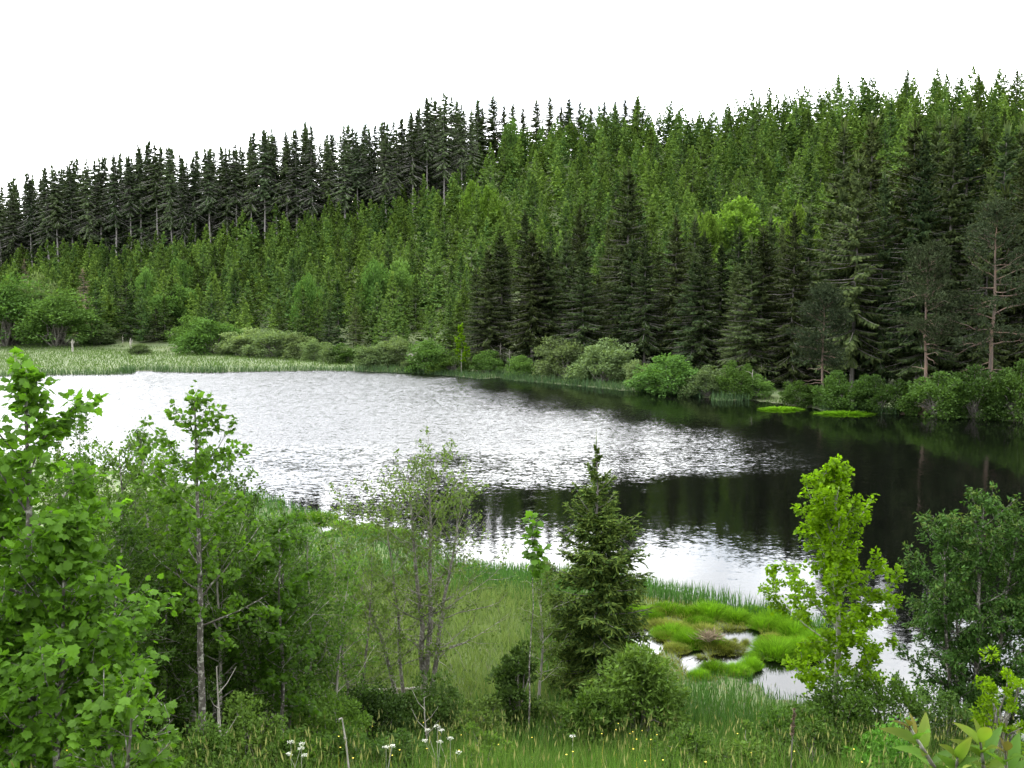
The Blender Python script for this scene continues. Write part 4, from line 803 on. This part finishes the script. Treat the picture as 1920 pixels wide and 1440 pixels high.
# ---------------------------------------------------------------- trees and shrubs on the near bank
def top_h(ty, d, z): return CAMZ + (HY - ty) * d / F - z
def near_tree(name, cx, ty, d, build, label, category, rz=0.0, group=None, foot=None):
    x, y, z = spot(cx if foot is None else foot, d); H = top_h(ty, d, z)
    kw = dict(label=label, category=category)
    if group: kw['group'] = group
    return put(name, build(H), (x, y, z), rz, **kw)
def near_bank():
    MP = (MAPLE, MAPLE_F); OV = (OVAL, OVAL_F); RD = (ROUND, OVAL_F); LN = (LANCE, OVAL_F)
    # big maple at the left edge of the bank
    near_tree('maple_tree', 20, 690, 9.6, lambda H: broadleaf(701, [(0, 0, .02, .02, H, .07), (-.45, .25, -.06, .05, H * .86, .06), (.25, -.15, .10, -.02, H * .72, .045)], t0=.12, nb=26, prof=((0, .9), (.35, 1.0), (.75, .62), (1, .15)), Rc=1.1, el=(18, 58), nsec=7, nleaf=10500, ls=.092,
              tmpl=MP, droop=.55, mat='maple', bark='bark_dark', spread=.06), 'big-leaved maple with dense bright foliage, leftmost tree on the near bank', 'maple tree')
    near_tree('maple_sapling', 175, 1262, 8.2, lambda H: broadleaf(702, [(0, 0, .12, 0, H, .03), (.1, .1, -.12, .05, H * .9, .025)], t0=.3, nb=12, prof=((0, 1), (1, .4)), Rc=.55, el=(15, 45), nsec=4, nleaf=780, ls=.084, tmpl=MP, droop=.5, mat='maple', bark='bark_dark'),
              'low maple sapling with big leaves in front of the dark thicket stems', 'maple tree')
    near_tree('maple_tree', 375, 735, 15.5, lambda H: broadleaf(703, [(0, 0, .015, 0, H, .07)], t0=.42, nb=24, prof=((0, .95), (.4, 1.0), (.7, .75), (1, .16)), Rc=1.15, el=(10, 55), nsec=5, nleaf=2700, ls=.082, tmpl=MP, droop=.45, mat='maple', bark='bark_dark', wander=.08),
              'slender maple with an airy top rising above the thicket', 'maple tree', foot=355)
    near_tree('maple_tree', 520, 985, 17, lambda H: broadleaf(704, [(0, 0, .03, 0, H, .045), (-.25, .2, -.05, 0, H * .85, .04)], t0=.30, nb=20, prof=((0, .9), (.5, 1), (1, .2)), Rc=.8, el=(12, 50), nsec=5, nleaf=3200, ls=.082, tmpl=MP, droop=.5, mat='maple', bark='bark_dark'),
              'small maple with bright leaves left of the many-stemmed alder', 'maple tree', foot=505)
    near_tree('maple_tree', 990, 965, 20, lambda H: broadleaf(705, [(0, 0, .03, 0, H, .019)], t0=.72, nb=12, prof=((0, .9), (.5, .8), (1, .35)), Rc=.34, el=(20, 60), nsec=4, nleaf=170, ls=.14, tmpl=MP, droop=.5, mat='maple', bark='bark_dark', wander=.2),
              'thin maple sapling whose leafy top stands against the bright water', 'maple tree')
    # thicket of thin pale-stemmed trees on the left
    thick = [(165, 742, 20, 1.15, 3200, 710, 'grey-green thin tree against the bright water beside the big maple'), (225, 850, 16.5, 1.25, 5600, 711, 'thin thicket tree with a pale curved stem next to the big maple'), (290, 812, 18, 1.35, 6200, 712, 'thin thicket tree with a pale straight stem in the middle of the thicket'),
             (335, 845, 19.5, 1.3, 5200, 713, 'thin thicket tree just left of the slender maple'), (440, 890, 18.5, 1.35, 5200, 714, 'thin thicket tree right of the slender maple'), (400, 960, 17, 1.2, 4200, 715, 'lower thicket tree in front of the slender maple'), (570, 1010, 19.5, 1.0, 3000, 716, 'thin pale-stemmed tree behind the small maple'), (110, 880, 15, 1.2, 4200, 717, 'dark thicket tree partly behind the big maple'),
             (55, 790, 18, 1.3, 4200, 719, 'pale thicket tree showing behind the left side of the big maple'), (480, 1000, 20, 1.2, 3600, 718, 'thicket tree behind the small maple with hidden stem')]
    for cx, ty, d, rc, nl, sd, lab in thick:
        rr = np.random.default_rng(sd)
        near_tree('thicket_tree', cx, ty, d, lambda H: broadleaf(sd, [(0, 0, rr.normal(0, .03), 0, H, .05), (.35, .2, .08, .03, H * .86, .04), (-.35, -.1, -.08, .02, H * .8, .035)], t0=.22, nb=22, prof=((0, .9), (.4, 1), (.8, .6), (1, .15)), Rc=rc * 1.12, el=(20, 55), nsec=6, nleaf=int(nl * 3.1), ls=.072, lw=.66,
                  tmpl=(KITE, KITE_F), droop=.25, mat='small', bark='bark_pale' if sd % 3 else 'bark_dark', wander=.16), lab, 'tree', group='thin trees of the left thicket')
    # alder with several stems in the middle
    near_tree('alder_tree', 800, 872, 23, lambda H: broadleaf(720, [(0, 0, .05, 0, H, .085), (.05, .1, -.07, .0, H * .97, .08), (.1, -.05, .16, .02, H * .9, .07), (-.5, .1, -.30, 0, H * .78, .06), (-.45, .2, -.14, .05, H * .8, .05)], t0=.22, nb=22, prof=((0, 1.15), (.4, 1.15), (.8, 1.0), (1, .4)), Rc=1.6, el=(12, 52),
              nsec=6, nleaf=12500, ls=.078, lw=.65, tmpl=(KITE, KITE_F), droop=.2, mat='alder', bark='bark_alder', wander=.2, sparse_low=.75, br=.3), 'many-stemmed alder with open branches in the centre of the near bank', 'alder tree', foot=790)
    near_tree('alder_tree', 650, 1020, 22, lambda H: broadleaf(721, [(0, 0, -.08, 0, H, .045), (.2, .1, .06, 0, H * .9, .04), (-.2, 0, -.2, 0, H * .8, .035)], t0=.2, nb=18, prof=((0, 1), (.6, 1), (1, .3)), Rc=1.15, el=(15, 45), nsec=6, nleaf=8000, ls=.072, lw=.65, tmpl=(KITE, KITE_F), droop=.2, mat='alder', bark='bark_alder', wander=.22),
              'thin sparse alder left of the many-stemmed one', 'alder tree')
    near_tree('birch_sapling', 1010, 1060, 22.5, lambda H: broadleaf(722, [(0, 0, .03, 0, H, .04)], t0=.25, nb=22, prof=((0, .8), (.5, 1), (1, .2)), Rc=.8, el=(20, 45), nsec=5, nleaf=3400, ls=.065, lw=.65, tmpl=(KITE, KITE_F), droop=.3, mat='alder', bark='bark_pale', wander=.16),
              'thin pale-stemmed birch between the alder and the spruce', 'birch tree')
    # the spruce
    x, y, z = spot(1120, 23.5); H = top_h(832, 23.5, z)
    put('spruce_tree', spruce_meshes(730, H, 1.08, base=.02, whorls=27, per=9, steps=9, sl=.5, sw=.05, s0=(.95, -.32), curve=.18, hang=.22, jit=.28, sides=3, mat='near_spruce', bark='bark_spruce', trunk_r=.075, sub=6, gap=.2,
        cprof=([0, .1, .42, .6, .75, .86, .94, 1], [.88, 1.0, .95, .7, .44, .22, .07, .01])), (x, y, z), label='single young spruce standing free before the bright water', category='spruce tree')
    # elder shrub, aspen, bird cherry
    for cx, ty, d, W, Hf, sd, mat, tm, nl, ls, lw, lab, cat in [
        (1205, 1222, 20.2, 1.75, 1.0, 740, 'elder', LN, 6500, .11, 1.25, 'rounded elder shrub at the foot of the spruce', 'shrub'), (1115, 1298, 19.4, 1.1, 1.0, 741, 'elder', LN, 3200, .11, 1.25, 'lower elder shrub just left of the rounded elder', 'shrub'),
        (965, 1228, 20.8, 1.05, 1.0, 742, 'brush', OV, 4200, .075, 1.0, 'dark leafy shrub between the alder and the spruce', 'shrub'), (800, 1295, 20.6, 1.5, 1.0, 743, 'brush', OV, 4800, .065, .9, 'dark low shrub at the foot of the many-stemmed alder', 'shrub'),
        (690, 1310, 19.8, 1.5, 1.0, 744, 'brush', OV, 4800, .06, .9, 'dull low shrub left of the alder foot', 'shrub'), (900, 1330, 19.8, 1.2, 1.0, 745, 'alder', OV, 3200, .06, .9, 'olive low shrub right of the alder foot', 'shrub'), (1050, 1320, 20.6, 1.0, 1.0, 746, 'alder', OV, 2400, .06, .9, 'thin olive shrub left of the elder shrubs', 'shrub'),
        (600, 1320, 18.2, 1.6, 1.0, 747, 'small', OV, 4800, .06, .9, 'leafy shrub at the foot of the small maple', 'shrub'), (450, 1345, 15.5, 1.5, 1.0, 748, 'elder', OV, 4200, .06, .8, 'bright low shrub in front of the slender maple', 'shrub'), (350, 1385, 14.2, 1.2, 1.0, 749, 'elder', OV, 3600, .055, .8, 'bright low shrub left of the umbel flowers', 'shrub'), (535, 1395, 15, 1.2, 1.0, 750, 'small', OV, 3200, .055, .8, 'low shrub behind the white umbel flowers', 'shrub'),
        (230, 1230, 19, 2.4, 1.0, 751, 'brush', OV, 6500, .07, .9, 'dark shrub among the thicket stems', 'shrub'), (100, 1200, 17, 2.4, 1.0, 752, 'brush', OV, 6500, .07, .9, 'dark shrub behind the big maple', 'shrub'), (420, 1180, 21, 2.2, 1.0, 753, 'brush', OV, 6500, .07, .9, 'dark shrub behind the slender maple', 'shrub'), (330, 1080, 22, 2.6, 1.0, 757, 'brush', OV, 7000, .07, .9, 'dark tall shrub at the back of the thicket', 'shrub'), (120, 1040, 21, 2.6, 1.0, 758, 'brush', OV, 7000, .07, .9, 'dark tall shrub behind the leftmost thicket trees', 'shrub'),
        (1480, 1345, 18.2, 1.0, .9, 754, 'small', OV, 2600, .06, .9, 'sprawling shrub left of the aspen foot', 'shrub'), (1590, 1300, 18.8, 1.7, 1.0, 755, 'small', OV, 6000, .065, 1.0, 'green bush around the aspen foot', 'shrub'), (1905, 1225, 18, .9, 1.0, 756, 'aspen', OV, 1900, .06, 1.0, 'light green sapling at the right edge before the bird cherry', 'shrub'), (640, 1392, 15.5, 1.3, 1.0, 770, 'small', OV, 2400, .055, .8, 'low shrub right of the hooked dry stalk', 'shrub'), (745, 1398, 15.5, 1.2, 1.0, 771, 'brush', OV, 2200, .055, .8, 'low dark shrub left of the tallest umbel plant', 'shrub'), (905, 1392, 16, 1.1, 1.0, 772, 'small', OV, 2000, .055, .8, 'low shrub right of the tallest umbel plant', 'shrub'), (1300, 1388, 16.5, 1.2, 1.0, 773, 'small', OV, 2200, .055, .8, 'low weedy shrub right of the rounded elder', 'shrub'),
        (1410, 1392, 16, 1.1, 1.0, 774, 'elder', OV, 2000, .055, .8, 'low bright shrub left of the brown flower spike', 'shrub'), (1545, 1372, 16.5, 1.1, 1.0, 775, 'elder', OV, 2200, .055, .8, 'low bright shrub before the aspen foot', 'shrub'), (215, 1395, 12.5, 1.2, 1.0, 776, 'small', OV, 2400, .055, .8, 'low shrub right of the maple sapling', 'shrub'), (1690, 1262, 19.6, 1.5, 1.0, 777, 'small', OV, 3600, .065, .9, 'green bush between the aspen and the bird cherry', 'shrub'), (1800, 1330, 19.6, 1.6, 1.0, 778, 'brush', OV, 3200, .065, .9, 'dark bush at the bird cherry foot', 'shrub'),
        (1700, 1400, 16, 1.2, 1.0, 759, 'bank', OV, 2400, .06, .9, 'low weeds between the aspen and the bird cherry', 'shrub')]:
        x, y, z = spot(cx, d); H = top_h(ty, d, z) * Hf
        put('elder_shrub' if mat == 'elder' and sd < 745 else 'leafy_shrub', bush_meshes(sd, W, max(H, .5), max(34, nl // 70), int(nl * 1.55), ls * 1.1, .62 if tm is OV else .42, mat, 'bark_alder', droop=.25), (x, y, z), label=lab, category=cat)
    near_tree('aspen_tree', 1590, 862, 20, lambda H: broadleaf(760, [(0, 0, .015, 0, H, .075)], t0=.20, nb=38, prof=((0, 1.0), (.3, 1.15), (.6, .8), (.8, .55), (1, .14)), Rc=1.28, el=(20, 62), nsec=7, nleaf=14000, ls=.078, lw=1.0, tmpl=RD, droop=.35, mat='aspen', bark='bark_aspen', wander=.14, bend=.2, spread=.05),
              'lime-green aspen in front of the dark water', 'aspen tree', foot=1585)
    near_tree('bird_cherry_tree', 1850, 938, 21, lambda H: broadleaf(761, [(0, 0, .02, 0, H, .08), (-.3, .1, -.10, 0, H * .9, .06), (.35, .1, .12, 0, H * .93, .06), (.75, .0, .16, 0, H * .82, .05), (-.1, .3, -.04, .05, H * .8, .05)], t0=.12, nb=24, prof=((0, 1.05), (.5, 1.05), (.8, .9), (1, .4)), Rc=1.1, el=(15, 58), nsec=6, nleaf=34000, ls=.105, lw=.48,
              tmpl=(KITE, KITE_F), droop=.55, mat='cherry', bark='bark_dark', tipsh=True), 'dense dark bird cherry with reddish tips at the right edge', 'bird cherry tree', foot=1850)
near_bank()

# ---------------------------------------------------------------- small things close to the camera
def leaf_mesh(seed, L, W, mat='sapling_leaf'):
    """one large pointed leaf with a midrib fold and an arched blade"""
    r = np.random.default_rng(seed); n = 9; t = np.linspace(0, 1, n); w = W * np.sin(np.clip(t, 0, 1) ** .8 * PI) ** .8 * (1 - .25 * t); w[0] = W * .05; w[-1] = 0
    arch = -.22 * L * t ** 2; V = []
    for k in range(n): V += [(-w[k] / 2, L * t[k], arch[k] + .22 * w[k]), (0, L * t[k], arch[k]), (w[k] / 2, L * t[k], arch[k] + .22 * w[k])]
    f = []
    for k in range(n - 1): a = 3 * k; f += [[a, a + 1, a + 4, a + 3], [a + 1, a + 2, a + 5, a + 4]]
    mb = MB(); mb.add(V, f, r.random(), np.repeat(t ** 2 * .6, 3)); return mb.mesh('leaf', M[mat], True)
def close_sapling():
    """the leafy shoots at the lower right corner, close to the camera"""
    r = np.random.default_rng(81); d = 2.6
    base = at_d(1800, 1500, d); zg = gz(base[0], d); root = empty('ash_sapling', (base[0], d, zg), label='close sapling shoots with big pointed yellow-green leaves and reddish tips', category='sapling')
    G = [leaf_mesh(90 + i, .115, .042) for i in range(3)]; MR = M['sapling_leaf']
    green = M['green_leaf'] = leafmat('green_sapling_leaves', (.06, .12, .024), (.085, .15, .03), None, .4, gloss=.004, var=.2)
    red = M['red_leaf'] = leafmat('reddish_sapling_leaves', (.10, .085, .032), (.115, .11, .035), None, .35, gloss=.004, var=.2)
    LM = {'g': [leaf_mesh(95 + i, .115, .044, 'green_leaf') for i in range(2)], 'y': G, 'r': [leaf_mesh(99, .075, .026, 'red_leaf')]}
    shoots = [((1770, 1470), (1705, 1362), 1.0, 'r'), ((1850, 1480), (1838, 1392), .9, 'y'), ((1890, 1500), (1885, 1408), .95, 'r'), ((1790, 1490), (1795, 1420), .8, 'y')]
    for (bx, by), (tx, ty), sc, tipk in shoots:
        A = at_d(bx, by, d) - np.array([base[0], d, zg]); B = at_d(tx, ty, d - .08) - np.array([base[0], d, zg]); G0 = np.array([r.normal(0, .03), r.normal(0, .03), 0.0])
        s = np.linspace(0, 1, 6)[:, None]; P = np.concatenate([[G0], [G0 * .4 + A * .6 + [0, 0, -.05]], A + (B - A) * s])
        mesh_obj('shoot', stick_mesh('shoot', P, np.linspace(.009, .003, len(P)), 'bark_alder', 6), root)
        D = unit((B - A)[None])[0]; n = 12
        for k in range(n):
            f = .12 + .88 * k / (n - 1); p = A + (B - A) * f; a = k * 2.2 + r.uniform(-.4, .4); tipness = f
            side = np.array([math.cos(a), math.sin(a) * .9, 0]); dirn = unit((side * (1.15 - .75 * f) + D * (.25 + .7 * f) + np.array([0, 0, .12]))[None])[0]
            nh = unit((np.array([0, -.35, 1.0]) + r.normal(0, .25, 3))[None])[0]
            kind = tipk if f > .78 else ('y' if r.random() < .5 else 'g')
            me = LM[kind][int(r.integers(0, len(LM[kind])))]; Rm = basis(dirn[None], nh[None])[0]
            o = mesh_obj('leaf', me, root); o.location = p; o.rotation_mode = 'QUATERNION'
            from mathutils import Matrix
            o.rotation_quaternion = Matrix(Rm.tolist()).to_quaternion(); q = sc * r.uniform(.75, 1.15) * (1.0 if kind != 'r' else .9); o.scale = (q, q, q)
close_sapling()

def small_things():
    r = np.random.default_rng(91)
    mw, N, L = mat_new('white_petals'); b = N.new('ShaderNodeBsdfPrincipled'); b.inputs['Base Color'].default_value = (.42, .43, .35, 1); b.inputs['Roughness'].default_value = .8; o = N.new('ShaderNodeOutputMaterial'); L.new(b.outputs[0], o.inputs[0])
    my, N, L = mat_new('yellow_petals'); b = N.new('ShaderNodeBsdfPrincipled'); b.inputs['Base Color'].default_value = (.65, .5, .03, 1); b.inputs['Roughness'].default_value = .6; o = N.new('ShaderNodeOutputMaterial'); L.new(b.outputs[0], o.inputs[0])
    # cow parsley: stem, rays and white umbels
    for cx, ty, d, ns, lab in [(815, 1388, 15, 4, 'tallest white umbel plant before the dark shrub'), (840, 1412, 14.6, 3, 'lower white umbel plant right of the tallest one'), (530, 1420, 13.5, 3, 'white umbel plant among the low bright shrubs'), (550, 1432, 13.2, 2, 'small white umbel plant beside the other at the low shrubs'), (715, 1430, 14, 3, 'pale umbel plant left of the tallest one'), (1078, 1408, 15, 1, 'single pale flower head in the tall grass')]:
        x, y, z = spot(cx, d); H = top_h(ty, d, z); e = empty('umbel_plant', (x, y, z), label=lab, category='flower', group='white umbel flowers')
        for k in range(ns):
            a = r.uniform(0, 6.28); q = .16 * k ** .7; hh = H * (1 - .07 * k); tip = np.array([q * math.cos(a), q * math.sin(a), hh])
            mesh_obj('stem', stick_mesh('stem', [(0, 0, -.1), (tip[0] * .3, tip[1] * .3, hh * .6), tuple(tip)], [.006, .005, .003], 'bark_aspen', 5), e)
            mb = MB(); n = 46; aa = r.uniform(0, 6.28, n); rr = np.sqrt(r.random(n)) * .05; p = np.stack([np.cos(aa) * rr, np.sin(aa) * rr, .02 - rr * .25 + r.normal(0, .006, n)], -1) + tip
            scatter(mb, KITE, KITE_F, p, basis(r.normal(0, 1, (n, 3)) * [1, 1, .3], np.tile([0, 0, 1.0], (n, 1))), np.full(n, .012), r.random(n)); mesh_obj('umbel', mb.mesh('umbel', mw), e)
    # buttercups
    x, y, s = region(r, 4000, -8, 6, 11, 19); z = ground(x, y, s); k = in_view(x, y, z + .7, 5); a, b2 = pix(x, y, z + .7); k &= (r.random(len(x)) < np.where((a > 560) & (a < 720) | (a > 1150) & (a < 1240), 0.05, .008)); x, y, z = x[k], y[k], z[k]; n = len(x)
    mb = MB(); p = np.stack([x, y, z + r.uniform(.55, .85, n)], -1)
    for q in range(5):
        a = q * 1.2566 + r.uniform(0, .3, n); scatter(mb, ROUND, OVAL_F, p, basis(np.stack([np.cos(a), np.sin(a), np.full(n, .35)], -1), np.tile([0, 0, 1.0], (n, 1))), np.full(n, .014), r.random(n))
    blades(mb, r, x, y, z + .04, p[:, 2] - z - .03, np.full(n, .004), .001)
    mesh_obj('buttercups', mb.mesh('buttercups', my), kind='stuff', label='yellow buttercups scattered in the bank grass', category='flowers')
    # dry stalks
    x, y, z = spot(640, 12.5); H = top_h(1370, 12.5, z); e = empty('dry_stalk', (x, y, z), label='pale dry stalk with a hooked tip before the low shrubs', category='dry stalk')
    mesh_obj('stem', stick_mesh('stem', [(.02, 0, -.1), (.02, 0, H * .4), (-.02, 0, H * .75), (-.065, 0, H)], [.014, .013, .012, .009], 'bark_pale'), e)
    mesh_obj('hooked_tip', stick_mesh('hooked_tip', [(-.065, 0, H - .005), (-.10, 0, H - .02), (-.105, 0, H - .06)], [.011, .01, .007], 'bark_pale'), e)
    mesh_obj('node_ring', stick_mesh('node_ring', [(-.028, 0, H * .78), (-.034, 0, H * .80)], [.018, .018], 'bark_pale'), e)
    x, y, z = spot(1504, 15); H = top_h(1352, 15, z); e = empty('dry_stalk', (x, y, z), label='brown dry flower spike left of the aspen foot', category='dry stalk')
    mesh_obj('stem', stick_mesh('stem', [(0, 0, -.1), (.0, 0, H * .5), (.03, 0, H)], [.010, .009, .004], 'wood'), e)
    mb = MB(); n = 160; t = r.random(n); p = np.stack([.03 * t, 0 * t, H * (.66 + .33 * t)], -1); D = r.normal(0, 1, (n, 3)) + [0, 0, .6]
    scatter(mb, KITE, KITE_F, p, basis(D, r.normal(0, 1, (n, 3))), r.uniform(.02, .05, n), r.random(n)); mesh_obj('seed_spike', mb.mesh('seed_spike', M['dead']), e)
    # pale fallen log and dead branches at the alder
    a = at_z(715, 1290, .55); b3 = at_z(800, 1283, .75); e = empty('fallen_log', (a[0], a[1], gz(a[0], a[1])), label='pale fallen birch stem lying behind the alder foot', category='log')
    mesh_obj('log', stick_mesh('log', [(-.6, 0, .14), (-.1, .02, .16), ((b3 - a)[0] * .6, .0, .2), ((b3 - a)[0] * 1.1, .1, .24)], [.05, .06, .055, .04], 'bark_pale', 8), e)
    mesh_obj('branch_stub', stick_mesh('branch_stub', [(.2, 0, .18), (.3, -.1, .4), (.42, -.12, .5)], [.02, .014, .006], 'bark_pale', 5), e)
    for cx, ty, d, sd, lab in [(790, 1330, 19.2, 1, 'pale bare dead sapling in front of the alder foot'), (390, 1268, 15, 2, 'pale bare dead sapling with a bent top right of the slender maple')]:
        q = np.random.default_rng(sd); x, y, z = spot(cx, d); H = top_h(ty, d, z); e = empty('dead_sapling', (x, y, z), label=lab, category='dead tree')
        mesh_obj('stem', stick_mesh('stem', [(.1, 0, -.1), (.04, 0, H * .35), (0, .03, H * .7), (.0, 0, H), (.12, 0, H + .06)], [.018, .016, .013, .009, .004], 'bark_pale'), e)
        for k in range(4):
            zz = H * q.uniform(.3, .9); aa = q.uniform(0, 6.28); mesh_obj('branch', stick_mesh('branch', [(.02, 0, zz), (.15 * math.cos(aa), .15 * math.sin(aa), zz + .12), (.3 * math.cos(aa), .3 * math.sin(aa), zz + .35)], [.009, .007, .003], 'bark_pale', 4), e)
small_things()
